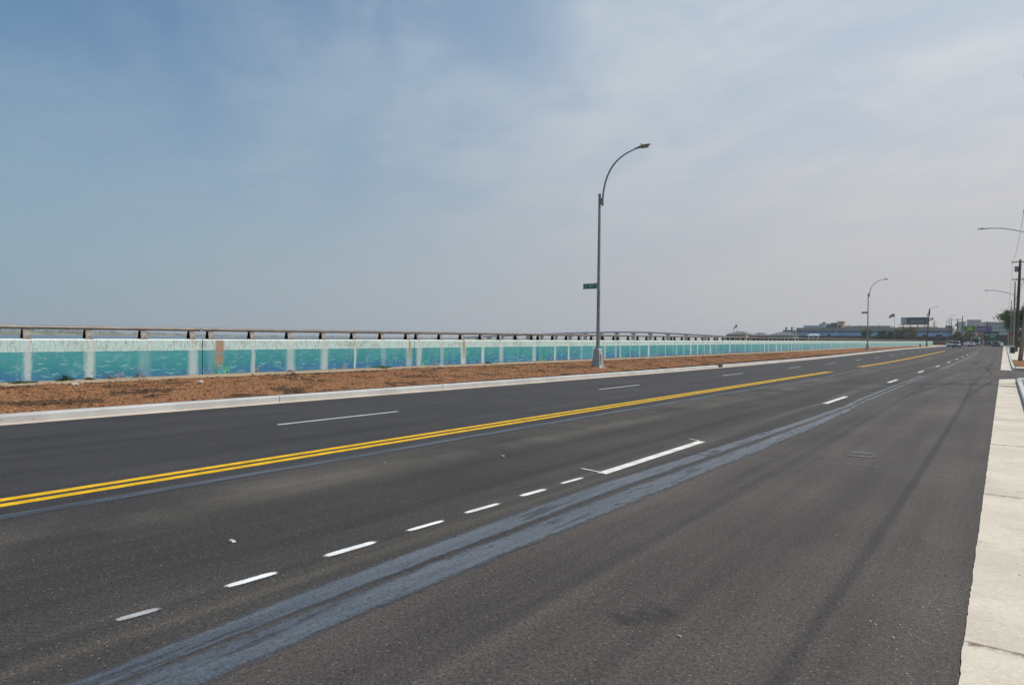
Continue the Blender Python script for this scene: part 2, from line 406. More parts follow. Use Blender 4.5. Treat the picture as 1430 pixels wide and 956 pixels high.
def mat_leaf(name, a, bcol, trans=0.25):
    m, nt, b, t, tc = pbsdf(name); P = tc.outputs['Object']
    n = t.noise(P, 1.7, 3); x = t.sep(t.voro(P, 6, 'Color'))[0]
    nt.links.new(t.mix(t.m('MULTIPLY', t.add(n, x), .5, clamp=True), a, bcol), b.inputs['Base Color'])
    b.inputs['Roughness'].default_value = .6; b.inputs['Specular IOR Level'].default_value = .25
    tr = nd(nt, 'ShaderNodeBsdfTranslucent'); tr.inputs[0].default_value = (*bcol, 1); mx = nd(nt, 'ShaderNodeMixShader'); mx.inputs[0].default_value = trans
    out = nt.nodes['Material Output']; nt.links.new(b.outputs[0], mx.inputs[1]); nt.links.new(tr.outputs[0], mx.inputs[2]); nt.links.new(mx.outputs[0], out.inputs[0])
    return m
def mat_water():
    m, nt, b, t, tc = pbsdf('bay_water'); P = tc.outputs['Object']
    b.inputs['Base Color'].default_value = (.05, .10, .16, 1); b.inputs['Roughness'].default_value = .2; b.inputs['IOR'].default_value = 1.33
    h = t.add(t.noise(t.mapv(P, scale=(1, .5, 1)), .35, 5, .6), t.mul(t.noise(P, 2.2, 3), .4))
    bump(nt, b, h, 1.0, .55)
    return m
def mat_wood(name, a, c):
    m, nt, b, t, tc = pbsdf(name); P = tc.outputs['Object']
    n = t.noise(t.mapv(P, scale=(9, 9, .5)), 1.6, 6, .7)
    nt.links.new(t.mix(t.ramp(n, .3, .7), a, c), b.inputs['Base Color']); b.inputs['Roughness'].default_value = .9
    bump(nt, b, n, .5, .01); return m
def mat_flag():
    m, nt, b, t, tc = pbsdf('flag_cloth'); u, v, w = t.sep(tc.outputs['UV'])
    st = t.m('GREATER_THAN', t.m('FLOORED_MODULO', t.mul(v, 13), 2.0), 1.0)
    c = t.mix(st, (.45, .03, .045), (.7, .68, .66))
    can = t.m('MULTIPLY', t.m('LESS_THAN', u, .42), t.m('GREATER_THAN', v, .46))
    nt.links.new(t.mix(can, c, (.025, .03, .12)), b.inputs['Base Color']); b.inputs['Roughness'].default_value = .8
    return m
def mat_dirt():
    m, nt, b, t, tc = pbsdf('dirt'); P = tc.outputs['Object']; u, v, w = t.sep(tc.outputs['UV'])
    b.inputs['Base Color'].default_value = (.20, .13, .075, 1); b.inputs['Roughness'].default_value = .95
    e = t.m('MULTIPLY', t.ramp(t.m('ABSOLUTE', t.sub(u, .5)), .0, .5, 1, 0), t.ramp(t.noise(P, 14, 6, .75), .38, .7), clamp=True)
    nt.links.new(t.mul(e, .8), b.inputs['Alpha']); return m
mat_dirt(); mat_asphalt(); mat_sealant(); mat_dull_seal(); mat_dark_mark(); mat_mulch(); mat_mural(); mat_water(); mat_flag()
mat_paint('white_paint', (.80, .78, .74), .2); mat_paint('far_paint', (.62, .61, .60), .3); mat_paint('yellow_paint', (.86, .50, .008), .3); mat_paint('spray_paint', (.80, .81, .82), .3, True)
mat_paint('spray_faint', (.42, .43, .44), .3, True); mat_paint('faint_paint', (.17, .17, .17), .5)
mat_concrete('pale_concrete', (.585, .525, .435), (.36, .275, .18), .7); mat_concrete('kerb_concrete', (.50, .50, .49), (.40, .33, .25), .3)
mat_concrete('gutter_concrete', (.56, .47, .37), (.36, .25, .16), .4); mat_concrete('sand', (.36, .27, .185), (.24, .15, .09), .6, 2)
mat_leaf('weed_leaf', (.03, .075, .012), (.09, .17, .03)); mat_leaf('tree_leaf', (.05, .09, .035), (.15, .205, .075)); mat_leaf('dark_leaf', (.024, .042, .015), (.07, .10, .03))
mat_leaf('olive_leaf', (.05, .065, .015), (.13, .14, .03))
mat_wood('grey_wood', (.21, .19, .17), (.36, .33, .30)); mat_wood('brown_wood', (.055, .04, .03), (.12, .085, .06))
S = simple
S('galv', (.27, .285, .295), .5, .2, 2, .25); S('galv_pale', (.42, .43, .42), .55, .2, 3, .2); S('rail_metal', (.19, .17, .15), .5, .22, 3, .15); S('post_metal', (.32, .285, .26), .6, .25, 5, .1)
S('dark_metal', (.04, .04, .045), .5); S('black', (.012, .012, .013), .6); S('joint', (.03, .028, .026), .9)
S('sign_green', (.006, .21, .12), .4, .1); S('sign_white', (.62, .66, .65), .5, .08); S('luminaire', (.34, .32, .26), .5); S('lens_amber', (.35, .25, .10), .3)
S('wave_paint', (.25, .56, .60), .8, .12, 4); m_ = MATS['wave_paint']; t_ = NT(m_.node_tree); tc_ = nd(m_.node_tree, 'ShaderNodeTexCoord')
m_.node_tree.links.new(t_.ramp(t_.noise(tc_.outputs['Object'], 7, 4, .7), .3, .6, .3, .85), m_.node_tree.nodes['Principled BSDF'].inputs['Alpha'])
S('weed_paint', (.06, .50, .30), .8, .3, 4); S('weed_paint_b', (.16, .58, .16), .8, .3, 4); S('coral_paint', (.46, .42, .42), .8, .3, 6); S('coral_orange', (.55, .33, .18), .8, .3, 6)
S('twig', (.24, .17, .11), .9); S('stone', (.50, .45, .38), .8)

# ------------------------------------------------------------------ ground and water
def build_ground():
    # shore: the water lies left of this line
    SH = [(-200, -24.5), (150, -23.9), (312, -23.2), (316, -60), (322, -140), (330, -420), (380, -700), (900, -760), (1500, -700), (6000, -700)]
    ys = [-200, -60, -20, 0, 20, 40, 60, 65, 70, 75, 80, 85, 90, 120, 150, 200, 260, 312, 316, 322, 330, 380, 500, 900, 1500, 3000, 6000]
    mb = MB()
    for y in ys:
        l = lerp_tab(SH, y)
        for x in (l, -16.5, 0.3, 3.0, 60.0, 2500.0): mb.v.append((x, y, zr(y) - 0.03))
    for i in range(len(ys) - 1):
        for k in range(5):
            a = i * 6 + k; mb.f.append((a, a + 1, a + 7, a + 6))
    m, nt, b, t, tc = pbsdf('bare_ground'); P = tc.outputs['Object']
    c = t.mix(t.ramp(t.noise(P, .2, 6, .6), .35, .65), (.16, .135, .10), (.10, .11, .055))
    c = t.mix(1.0, c, t.mix(t.noise(P, 9, 5, .7), (.7, .7, .7), (1.3, 1.3, 1.3)), 'MULTIPLY')
    nt.links.new(c, b.inputs['Base Color']); b.inputs['Roughness'].default_value = .95
    tag(mb.build('ground', m), kind='structure')
    w = MB().quad((-9000, -3000, -1.3), (3000, -3000, -1.3), (3000, 9000, -1.3), (-9000, 9000, -1.3))
    tag(w.build('bay_water', MATS['bay_water']), kind='structure')
build_ground()

road = None
def uvquad(mb_pts, name, mat, parent):
    """a strip given as pairs of points, UV u across and v along"""
    me = bpy.data.meshes.new(name); v = []; f = []
    for a, b in mb_pts: v += [a, b]
    n = len(mb_pts)
    for i in range(n - 1): f.append((2 * i, 2 * i + 1, 2 * i + 3, 2 * i + 2))
    me.from_pydata(v, [], f); uv = me.uv_layers.new(name='UVMap')
    for p in me.polygons:
        for li in p.loop_indices:
            vi = me.loops[li].vertex_index; uv.data[li].uv = (vi % 2, (vi // 2) / (n - 1))
    me.materials.append(mat); return link(name, me, parent)
def path_strip(pts, w, dz, name, mat, parent, zf=zr):
    P = [Vector((x, y, 0)) for x, y in pts]
    if len(P) > 2:                                     # smooth it
        Q = []
        for i in range(len(P) - 1):
            p0 = P[max(i - 1, 0)]; p1 = P[i]; p2 = P[i + 1]; p3 = P[min(i + 2, len(P) - 1)]
            for k in range(8):
                s = k / 8; Q.append(0.5 * ((2 * p1) + (p2 - p0) * s + (2 * p0 - 5 * p1 + 4 * p2 - p3) * s * s + (3 * p1 - p0 - 3 * p2 + p3) * s ** 3))
        P = Q + [P[-1]]
    else:
        P = [P[0].lerp(P[1], k / 8) for k in range(9)]
    out = []
    for i, p in enumerate(P):
        d = (P[min(i + 1, len(P) - 1)] - P[max(i - 1, 0)]).normalized(); nrm = Vector((-d.y, d.x, 0)) * (w / 2)
        a = p + nrm; b = p - nrm
        out.append(((a.x, a.y, zf(a.y) + dz), (b.x, b.y, zf(b.y) + dz)))
    return uvquad(out, name, mat, parent)

def strip_uv(mb, name, mat, parent):
    return uvquad([(mb.v[i], mb.v[i + 1]) for i in range(0, len(mb.v), 2)], name, mat, parent)
def build_road():
    global road
    road = ribbon(lambda y: xk(y), -0.16, -40, 900, 0.0).build('road', MATS['asphalt']); tag(road, kind='structure')
    M = MATS
    # right lane dashes
    for k in range(14):
        y0 = 7.4 + 12.25 * k; x = -4.08 + min(.2, .01 * y0)
        ln = 3.42 if k == 0 else 3.05
        if 40 < y0 < 42: ln = 2.2
        ribbon(x - .065, x + .065, y0, y0 + ln, .004, jag=.004, step=.5, seed=k).build('lane_dash', M['white_paint'], road)
    for k in range(13):
        y0 = 7.6 + 12.25 * k; x = -11.05 + min(.15, .01 * y0) - max(0, (y0 - 45) * .006 if y0 < 110 else .39)
        ribbon(x - .055, x + .055, y0, y0 + 3.1, .004, jag=.005, step=.5, seed=30 + k).build('lane_dash', M['far_paint'], road)
    for (a, b) in ((-12, 41.2), (51.0, 137)):
        for dx in (-.125, .125):
            ribbon(lambda y: -7.9 + dx - .07 - max(0, y - 48) * .003, lambda y: -7.9 + dx + .07 - max(0, y - 48) * .003, a, b, .004, jag=.004, step=1.0, seed=int(a) + 77).build('yellow_line', M['yellow_paint'], road)
    # sprayed layout marks that lead up to the first dash
    for k, (a, b) in enumerate([(1.84, 2.0), (2.5, 2.82), (3.28, 3.75), (4.15, 4.56), (4.91, 5.39), (5.8, 6.22), (6.6, 7.02)]):
        x = -4.13 + .008 * k
        path_strip([(x - .01, a - .07), (x + .02, b + .07)], .085 + .012 * (k % 3), .004, 'spray_mark', M['spray_faint' if k < 1 else 'spray_paint'], road)
    path_strip([(-4.42, 7.52), (-3.93, 7.42)], .05, .008, 'spray_mark', M['spray_paint'], road)
    path_strip([(-4.3, 10.95), (-4.02, 10.82)], .05, .008, 'spray_mark', M['spray_paint'], road)
    # bituminous joint sealant: twin wide strips, dull strip beside the yellow line
    A0 = [(-8, -3.55), (1.4, -3.58), (2.9, -3.68), (4.4, -3.73), (6.6, -3.76), (10.4, -3.62), (15, -3.45), (19.2, -3.36), (22, -3.44), (40.4, -3.47)]
    A1 = [(-8, -3.38), (1.4, -3.37), (2.9, -3.40), (4.4, -3.41), (6.6, -3.43), (10.4, -3.34), (15, -3.24), (19.2, -3.20), (22, -3.30), (40.4, -3.33)]
    B0 = [(-8, -3.36), (1.4, -3.39), (2.9, -3.40), (4.4, -3.40), (6.6, -3.40), (10.4, -3.30), (15, -3.21), (18.5, -3.17), (22, -3.22), (40.4, -3.24)]
    B1 = [(-8, -3.00), (1.4, -3.00), (2.9, -3.04), (4.4, -3.03), (6.6, -2.99), (10.4, -2.93), (15, -2.93), (18.0, -2.97), (19.5, -3.08), (22, -3.10), (40.0, -3.10)]
    strip_uv(ribbon(lambda y: lerp_tab(A0, y), lambda y: lerp_tab(A1, y), -6, 40.4, .004, jag=.018, step=.15, seed=3), 'sealant_strip', M['sealant'], road)
    strip_uv(ribbon(lambda y: lerp_tab(B0, y), lambda y: lerp_tab(B1, y), -6, 39.6, .006, jag=.018, step=.15, seed=5), 'sealant_strip', M['sealant'], road)
    strip_uv(ribbon(-3.50, -3.36, 52, 128, .004, jag=.02, step=.5, seed=6), 'sealant_strip', M['sealant'], road)
    strip_uv(ribbon(-3.28, -3.10, 52, 128, .004, jag=.02, step=.5, seed=8), 'sealant_strip', M['sealant'], road)
    path_strip([(-7.28, -6), (-7.27, 3), (-7.25, 8), (-7.2, 14), (-7.05, 22), (-6.9, 28), (-6.82, 31), (-6.95, 38), (-7.15, 47), (-7.2, 60)], .17, .004, 'sealant_strip', M['dull_sealant'], road)
    path_strip([(-6.9, 29.1), (-5.2, 27.9), (-3.5, 26.5)], .09, .006, 'sealant_strip', M['dull_sealant'], road)
    path_strip([(-3.9, 9.45), (-2.3, 9.9), (-.45, 10.35)], .04, .004, 'pavement_seam', M['faint_paint'], road)
    path_strip([(-3.1, 25.2), (-1.6, 26.1), (-.4, 26.5)], .05, .004, 'pavement_seam', M['faint_paint'], road)
    # tyre marks of cars that turn into the side street
    for k, (pts, w) in enumerate([([(-2.6, 22), (-2.1, 30), (-1.2, 38), (.6, 44.5), (3, 47)], .28), ([(-.9, 25), (-.65, 32), (-.25, 38), (.9, 42.5), (3, 44.5)], .24),
            ([(-.45, 52.5), (-.9, 56), (-1.6, 62), (-2.0, 72)], .3), ([(-.5, 42), (-.62, 47), (-.9, 54), (-1.0, 62), (-.55, 70)], .3), ([(-2.9, 60), (-1.6, 60.5), (-.7, 61)], .35)]):
        path_strip(pts, w, .004 + .0015 * k, 'tyre_mark', M['rubber_mark'], road)
    o = path_strip([(-1.86, 3.55), (-1.75, 3.75), (-1.62, 3.95)], .34, .009, 'oil_stain', M['rubber_mark'], road)
    # scraps of litter and loose stones
    rr = random.Random(4); mb = MB()
    for (x, y, s) in [(-5.0, 3.05, .035), (-5.7, 7.6, .03), (-6.6, 6.2, .018), (-1.45, 3.6, .014)]:
        mb.box(x - s, x + s, y - s * .5, y + s * .5, .004, .004 + s * .35, s * .3, s * .15)
    for i in range(70):
        x = -.2 - abs(rr.gauss(0, .25)) if i < 160 else rr.uniform(-12, -.3); y = rr.uniform(2.5, 14) if i > 90 else rr.gauss(4.9, .5); s = rr.uniform(.0015, .005)
        if i < 12: s *= 1.6
        mb.box(x - s, x + s, y - s, y + s, 0, s * 1.2, s * .35, s * .35)
    tag(mb.build('loose_grit', M['stone'], road), kind='stuff')
build_road()

def build_right_side():
    M = MATS
    # side street
    mb = MB()
    pts = [(.25, 39.9), (1.2, 40.6), (2.6, 42.2), (3.2, 43.6), (40, 43.6), (40, 50.2), (3.2, 50.2), (1.2, 52.0), (.25, 52.6), (-.17, 53.2), (-.17, 38.6)]
    mb.v += [(x, y, zr(y) - .004) for x, y in pts]; mb.f.append(tuple(range(len(pts))))
    tag(mb.build('side_street', M['asphalt']), kind='structure')
    g = empty('concrete_gutter', (0, 0, 0)); tag(g, kind='structure')
    def slab(y0, y1, x0=-.16, x1=.44, cut=0):
        mb = MB(); ys = [y0 + .008, (y0 + y1) / 2, y1 - .008]
        rr = random.Random(int(y0 * 10)); dz = rr.uniform(0, .004)
        xs = lambda y: x0 + .007 * noise.noise((y * 3.1, 2, 0)) + .004 * noise.noise((y * 14, 5, 0)) + .004 * noise.noise((y * 37, 8, 0))
        n = 90 if y0 < 20 else 14; L = []
        for i in range(n + 1):
            y = y0 + .008 + (y1 - y0 - .016) * i / n
            L.append((xs(y), y))
        i0 = 0
        for (x, y) in L: mb.v += [(x, y, zr(y) - .08), (x, y, zr(y) + .008 + dz), (x1, y + (cut if y == L[-1][1] else 0), zr(y) + .004 + dz), (x1, y, zr(y) - .08)]
        for i in range(n):
            a = 4 * i
            mb.f += [(a, a + 1, a + 5, a + 4), (a + 1, a + 2, a + 6, a + 5), (a + 2, a + 3, a + 7, a + 6)]
        mb.f += [(0, 3, 2, 1), (4 * n, 4 * n + 1, 4 * n + 2, 4 * n + 3)]
        mb.build('gutter_slab', M['pale_concrete'], g)
    ys = [-9.1, -4.55, 0, 4.5, 9.07, 13.62, 18.2, 22.7, 27.3, 32.3]
    for a, b in zip(ys, ys[1:]): slab(a, b)
    slab(33.05, 38.8, cut=1.3)
    y = 52.9
    while y < 260: slab(y, y + 4.6 if y < 120 else y + 9.2); y += 4.6 if y < 120 else 9.2
    for k, a in enumerate(ys[2:7]):
        path_strip([(-.14, a - .03), (.12, a - .02), (.43, a - .03)], .11, .0145, 'dirt_stain', M['dirt'], g)
    # crumbs in the slab joints
    mb = MB()
    for a in ys[1:-1]: mb.box(-.15, .44, a - .009, a + .009, -.05, .004)
    mb.build('joint_filler', M['joint'], g)
    # catch basin grate
    gr = empty('drain_grate', (.14, 32.67, 0)); tag(gr, 'dusty cast iron drain grate set in the right concrete gutter', 'drain grate')
    f = MB().box(-.29, .29, -.36, -.3, -.06, .012).box(-.29, .29, .3, .36, -.06, .012).box(-.29, -.24, -.3, .3, -.06, .012).box(.24, .29, -.3, .3, -.06, .012)
    S('rusty_iron', (.12, .085, .065), .8, .4, 12); S('dusty_iron', (.40, .35, .28), .85, .3, 12); f.build('frame', M['dusty_iron'], gr)
    b = MB()
    for i in range(9): x = -.235 + i * .055; b.box(x, x + .022, -.297, .297, -.05, .008)
    b.build('bars', M['dusty_iron'], gr)
    MB().box(-.24, .24, -.3, .3, -.5, -.45).build('sump', M['black'], gr)
    # kerbs
    k = empty('kerb', (0, 0, 0)); tag(k, kind='structure')
    def kstone(pts, name='kerb_stone', h=.15, w=.16):
        mb = MB(); n = len(pts); P = [Vector((*p, 0)) for p in pts]
        for i, p in enumerate(P):
            d = (P[min(i + 1, n - 1)] - P[max(i - 1, 0)]).normalized(); nr = Vector((d.y, -d.x, 0))
            q = p + nr * w; zb = zr(p.y)
            t1 = p + nr * .02; t2 = p + nr * (w - .015)
            mb.v += [(p.x, p.y, zb - .1), (p.x + nr.x * .008, p.y + nr.y * .008, zb + h - .02), (t1.x, t1.y, zb + h), (t2.x, t2.y, zb + h), (q.x, q.y, zb + h - .02), (q.x, q.y, zb - .1)]
        for i in range(n - 1):
            for j in range(6):
                a = 6 * i + j; b2 = 6 * i + (j + 1) % 6; mb.f.append((a, a + 6, b2 + 6, b2))
        mb.f.append(tuple(range(6))); mb.f.append(tuple(reversed(range(6 * n - 6, 6 * n))))
        mb.build(name, M['kerb_concrete'], k)
    for i in range(14):
        y0 = -6 + 3.05 * i; kstone([(.45, y0 + .006), (.45, y0 + 3.04)])
    c = []
    for i in range(9):
        a = R(90 * i / 8); c.append((.45 + 3.0 * (1 - math.cos(a)), 36.75 + 3.6 * math.sin(a)))
    kstone(c); kstone([(3.46, 40.35), (9, 40.35)])
    kstone([(9, 53.3), (2.0, 53.3)]); kstone([(1.99, 53.3), (1.2, 53.35), (.72, 53.6), (.5, 54.1), (.45, 54.7)])
    y = 54.71
    while y < 250:
        L = 3.05 if y < 130 else 9.15
        kstone([(.45, y), (.45, y + L - .012)]); y += L
    # sidewalks
    sw = empty('sidewalk', (0, 0, 0)); tag(sw, kind='structure')
    def flag(x0, x1, y0, y1): 
        mb = MB(); z0 = zr(y0); z1 = zr(y1)
        e = .006
        mb.v += [(x0 + e, y0 + e, z0 - .05), (x1 - e, y0 + e, z0 - .05), (x1 - e, y1 - e, z1 - .05), (x0 + e, y1 - e, z1 - .05), (x0 + e, y0 + e, z0 + .146), (x1 - e, y0 + e, z0 + .146), (x1 - e, y1 - e, z1 + .146), (x0 + e, y1 - e, z1 + .146)]
        mb.f += [(4, 5, 6, 7), (0, 1, 5, 4), (1, 2, 6, 5), (2, 3, 7, 6), (3, 0, 4, 7)]
        mb.build('paving_slab', M['pale_concrete'], sw)
    for i in range(22):
        for x in (.62, 2.15): flag(x, x + 1.53, -6 + 1.53 * i, -6 + 1.53 * (i + 1))
    y = 54.9
    while y < 130:
        for x in (.62, 2.15, 3.68):
            if x < 2 and 56.0 < y < 78.0: continue
            flag(x, x + 1.53, y, y + 1.53)
        y += 1.53
    while y < 260: flag(.62, 5.2, y, y + 6.1); y += 6.1
    flag(.64, 3.2, 53.5, 54.9)
    return
build_right_side()

def terrain(name, x0, x1, y0, y1, mat, amp, base, zf, dens=1.0, seed=0, edge=.25):
    """bumpy strip of loose material"""
    mb = MB(); ys = []; y = y0
    while y < y1:
        ys.append(y); y += (.14 if y < 45 else .3 if y < 90 else 1.0) / dens
    ys.append(y1); nx = int(48 * dens) + 2
    for y in ys:
        a = x0(y) if callable(x0) else x0; b = x1(y) if callable(x1) else x1
        for i in range(nx):
            t = i / (nx - 1); x = a + (b - a) * t
            w = min(1, min(t, 1 - t) * abs(b - a) / edge)
            h = noise.fractal((x * .7, y * .55, seed), 1.0, 2.1, 4) * .6 + noise.fractal((x * 2.6, y * 2.6, seed + 5), .8, 2.0, 4) * .55
            mb.v.append((x, y, zf(y) + base(t) + amp * h * w))
    for j in range(len(ys) - 1):
        for i in range(nx - 1):
            q = j * nx + i; mb.f.append((q, q + 1, q + nx + 1, q + nx))
    return mb

def build_left_side():
    M = MATS
    # thin concrete gutter strip, then the kerb
    g = ribbon(lambda y: xk(y) - .34, lambda y: xk(y), -20, 330, .003, jag=.035, step=.4, seed=21).build('water_side_gutter', M['gutter_concrete']); tag(g, kind='structure')
    k = empty('water_side_kerb', (0, 0, 0)); tag(k, kind='structure')
    def kst(y0, y1):
        mb = MB(); n = max(2, int((y1 - y0) / 1.5)); 
        for i in range(n + 1):
            y = y0 + .012 + (y1 - y0 - .024) * i / n; x = xk(y) - .33; z = zr(y)
            mb.v += [(x, y, z - .1), (x - .012, y, z + .118), (x - .035, y, z + .143), (x - .30, y, z + .146), (x - .31, y, z + .13), (x - .31, y, z - .1)]
        for i in range(n):
            for j in range(6):
                a = 6 * i + j; b = 6 * i + (j + 1) % 6; mb.f.append((a, b, b + 6, a + 6))
        mb.f.append(tuple(reversed(range(6)))); mb.f.append(tuple(range(6 * n, 6 * n + 6)))
        mb.build('kerb_stone', M['kerb_concrete'], k)
    y = -13.7; L = 6.0
    while y < 330:
        if y > 60: L = 9.0
        a = y
        if 40 < y < 48:                                # a scupper let into the kerb
            kst(y, y + 1.5); y += 2.3; kst(y, y + L); y += L; scy = a + 1.9; continue
        kst(y, y + L); y += L
    sc = empty('scupper', (xk(44.2) - .5, scy, 0)); tag(sc, 'rusty scupper opening let into the water side kerb', 'scupper')
    MB().box(-.16, .17, -.4, -.36, -.02, .16).box(-.16, .17, .36, .4, -.02, .16).box(-.16, .17, -.36, .36, .10, .15).build('frame', MATS['rusty_iron'], sc)
    MB().box(-.16, -.1, -.355, .355, -.02, .098).build('throat', MATS['black'], sc)
    # mulch bed and sandy margin
    bed = terrain('bed', lambda y: xk(y) - .62, lambda y: xwall(y) + 1.25, -8, 215, None, .10, lambda t: .14 + .06 * math.sin(math.pi * t), zw0, 1.0, 1)
    tag(bed.build('mulch_bed', M['mulch'], None, True), kind='structure')
    snd = terrain('sand', lambda y: xwall(y) + 1.55, lambda y: xwall(y) - .05, -8, 215, None, .04, lambda t: .17 + .02 * t, zw0, .5, 9)
    tag(snd.build('sandy_margin', M['sand'], None, True), kind='structure')
    far = ribbon(lambda y: xk(y) - .62, lambda y: xwall(y) - .05, 215, 332, .12); tag(far.build('bare_verge', M['sand']), kind='structure')
    # loose chips and clods on the bed
    rr = random.Random(11); mb = MB()
    for i in range(30000):
        y = 2 + 78 * rr.random() ** 1.5; t = rr.random(); x = (xk(y) - .66) + (xwall(y) + 1.1 - xk(y) + .66) * t
        w = min(1, min(t, 1 - t) * 8.5 / .25)
        h = noise.fractal((x * .7, y * .55, 1), 1.0, 2.1, 4) * .6 + noise.fractal((x * 2.6, y * 2.6, 6), .8, 2.0, 4) * .55
        z = zw0(y) + .14 + .06 * math.sin(math.pi * t) + .10 * h * w
        s = rr.uniform(.014, .042) if rr.random() < .94 else rr.uniform(.04, .085); a = rr.random() * 6.28; ca, sa = math.cos(a) * s, math.sin(a) * s; q = rr.uniform(.35, .8); e = rr.uniform(0, .7) * s
        p = [(x + ca, y + sa, z + .01), (x - sa * q, y + ca * q, z + e), (x - ca, y - sa, z + .012), (x + sa * q, y - ca * q, z + rr.uniform(0, .5) * s)]
        mb.quad(*p); i0 = len(mb.v) - 4; mb.v.append((x, y, z + s * .75)); 
        mb.f.pop(); mb.f += [(i0, i0 + 1, i0 + 4), (i0 + 1, i0 + 2, i0 + 4), (i0 + 2, i0 + 3, i0 + 4), (i0 + 3, i0, i0 + 4)]
    tag(mb.build('mulch_chips', M['mulch']), 'loose brown mulch chips and clods strewn over the planting bed', 'mulch', kind='stuff')
def zw0(y): return .5 * (zr(y) + zw(y))
build_left_side()

# ------------------------------------------------------------------ sea wall with mural, and its railing
J0, JL = 13.4, 11.1
WH = 1.36
def wall_z(y): return zw(y) + .12
def build_wall():
    M = MATS
    wall = empty('sea_wall', (-24, 0, 0)); tag(wall, 'low concrete sea wall painted with a teal underwater mural', 'wall')
    wall.location = (0, 0, 0)
    TH = .32
    for p in range(-2, 27):
        y0 = J0 + JL * p; y1 = y0 + JL; mb = MB(); n = 6; UV = []
        prof = [(0, -.15), (0, WH - .05), (-.03, WH - .012), (-.07, WH), (-TH + .05, WH), (-TH, WH - .04), (-TH, -1.8)]
        for i in range(n + 1):
            y = y0 + .015 + (JL - .03) * i / n
            for (dx, z) in prof: mb.v.append((xwall(y) + dx, y, wall_z(y) + z)); UV.append((y, z))
        m = len(prof)
        for i in range(n):
            for j in range(m - 1):
                a = i * m + j; mb.f.append((a, a + m, a + m + 1, a + 1))
        mb.f.append(tuple(range(m))); mb.f.append(tuple(reversed(range(n * m, n * m + m))))
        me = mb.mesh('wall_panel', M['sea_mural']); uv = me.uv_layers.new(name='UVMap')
        for l in me.loops: uv.data[l.index].uv = UV[l.vertex_index]
        o = link('wall_panel', me, wall)
        if p < 14: paint_panel(o, y0, p)
    # dark filler in the expansion joints
    for p in range(-1, 27):
        y = J0 + JL * p
        MB().box(xwall(y) - .25, xwall(y) - .02, y - .014, y + .014, wall_z(y) - .1, wall_z(y) + WH - .03).build('expansion_joint', M['joint'], wall)
def stroke(mb, pts, w, x, zb):
    """a brush stroke on the wall face: pts are (y, height), w the widths"""
    i0 = len(mb.v)
    for k, (y, h) in enumerate(pts):
        a = pts[max(k - 1, 0)]; b = pts[min(k + 1, len(pts) - 1)]; d = Vector((b[0] - a[0], b[1] - a[1])).normalized(); n = Vector((-d.y, d.x)) * w[k] / 2
        for s in (1, -1): mb.v.append((xwall(y) + x, y + n.x * s, zw(y) + .12 + h + n.y * s))
    for k in range(len(pts) - 1):
        q = i0 + 2 * k; mb.f.append((q, q + 2, q + 3, q + 1))
def paint_panel(o, y0, p):
    M = MATS; rr = random.Random(100 + p); mb = MB()
    rows = 5; 
    for r in range(rows):
        h0 = .13 + .17 * r; y = y0 + rr.uniform(.1, .5)
        while y < y0 + JL - .4:
            L = rr.uniform(.24, .52); h = h0 + rr.uniform(-.06, .06); cur = rr.uniform(.02, .06) * rr.choice((1, 1, -.7)); tl = rr.uniform(-.05, .07); th = rr.uniform(.03, .062)
            post = abs(((y + L / 2 - J0) % JL - .36 + .865) % 1.73 - .865) < .22
            if not (post and rr.random() < .9):
                pts = []; w = []
                for k in range(7):
                    s = k / 6; pts.append((y + L * s, min(.9, h + cur * (4 * (s - .5) ** 2) + tl * s + .012 * math.sin(s * 9 + r)))); w.append(th * max(.25, math.sin(math.pi * min(max(s, .06), .94))))
                stroke(mb, pts, w, .0025, 0)
            y += L + rr.uniform(.12, .42)
    tag(mb.build('painted_waves', M['wave_paint'], o), kind='stuff')
    # painted seaweed to the right of each joint
    for q, (mat, n) in enumerate((('weed_paint', 5), ('weed_paint_b', 3))):
        wb = MB()
        for i in range(n):
            y = y0 + .5 + rr.uniform(0, .55) + .05 * q; H = rr.uniform(.3, .72) * (.75 if q else 1); ph = rr.random() * 6; pts = []; w = []
            for k in range(9):
                s = k / 8; pts.append((y + .05 * math.sin(s * 7 + ph) + .1 * s * (i - 1.5) / 2, .03 + H * s)); w.append(.035 * (1 - s) + .008)
            stroke(wb, pts, w, .0045 + .001 * q, 0)
        wb.build('painted_seaweed', M[mat], o)
    # branching coral sketches
    for c in range(2):
        cb = MB(); yc = y0 + (2.4 + 5.0 * c + rr.uniform(-1, 1.5))
        for i in range(6):
            a = R(rr.uniform(35, 145)); H = rr.uniform(.16, .34); pts = [(yc, .05)]; w = [.022]
            for k in range(1, 6):
                s = k / 5; a += rr.uniform(-.25, .25); pts.append((pts[-1][0] + math.cos(a) * H / 5, pts[-1][1] + math.sin(a) * H / 5)); w.append(.02 * (1 - s) + .006)
            stroke(cb, pts, w, .004, 0)
        cb.build('painted_coral', M['coral_orange' if (c == 0 and p % 3 == 0) else 'coral_paint'], o)
build_wall()

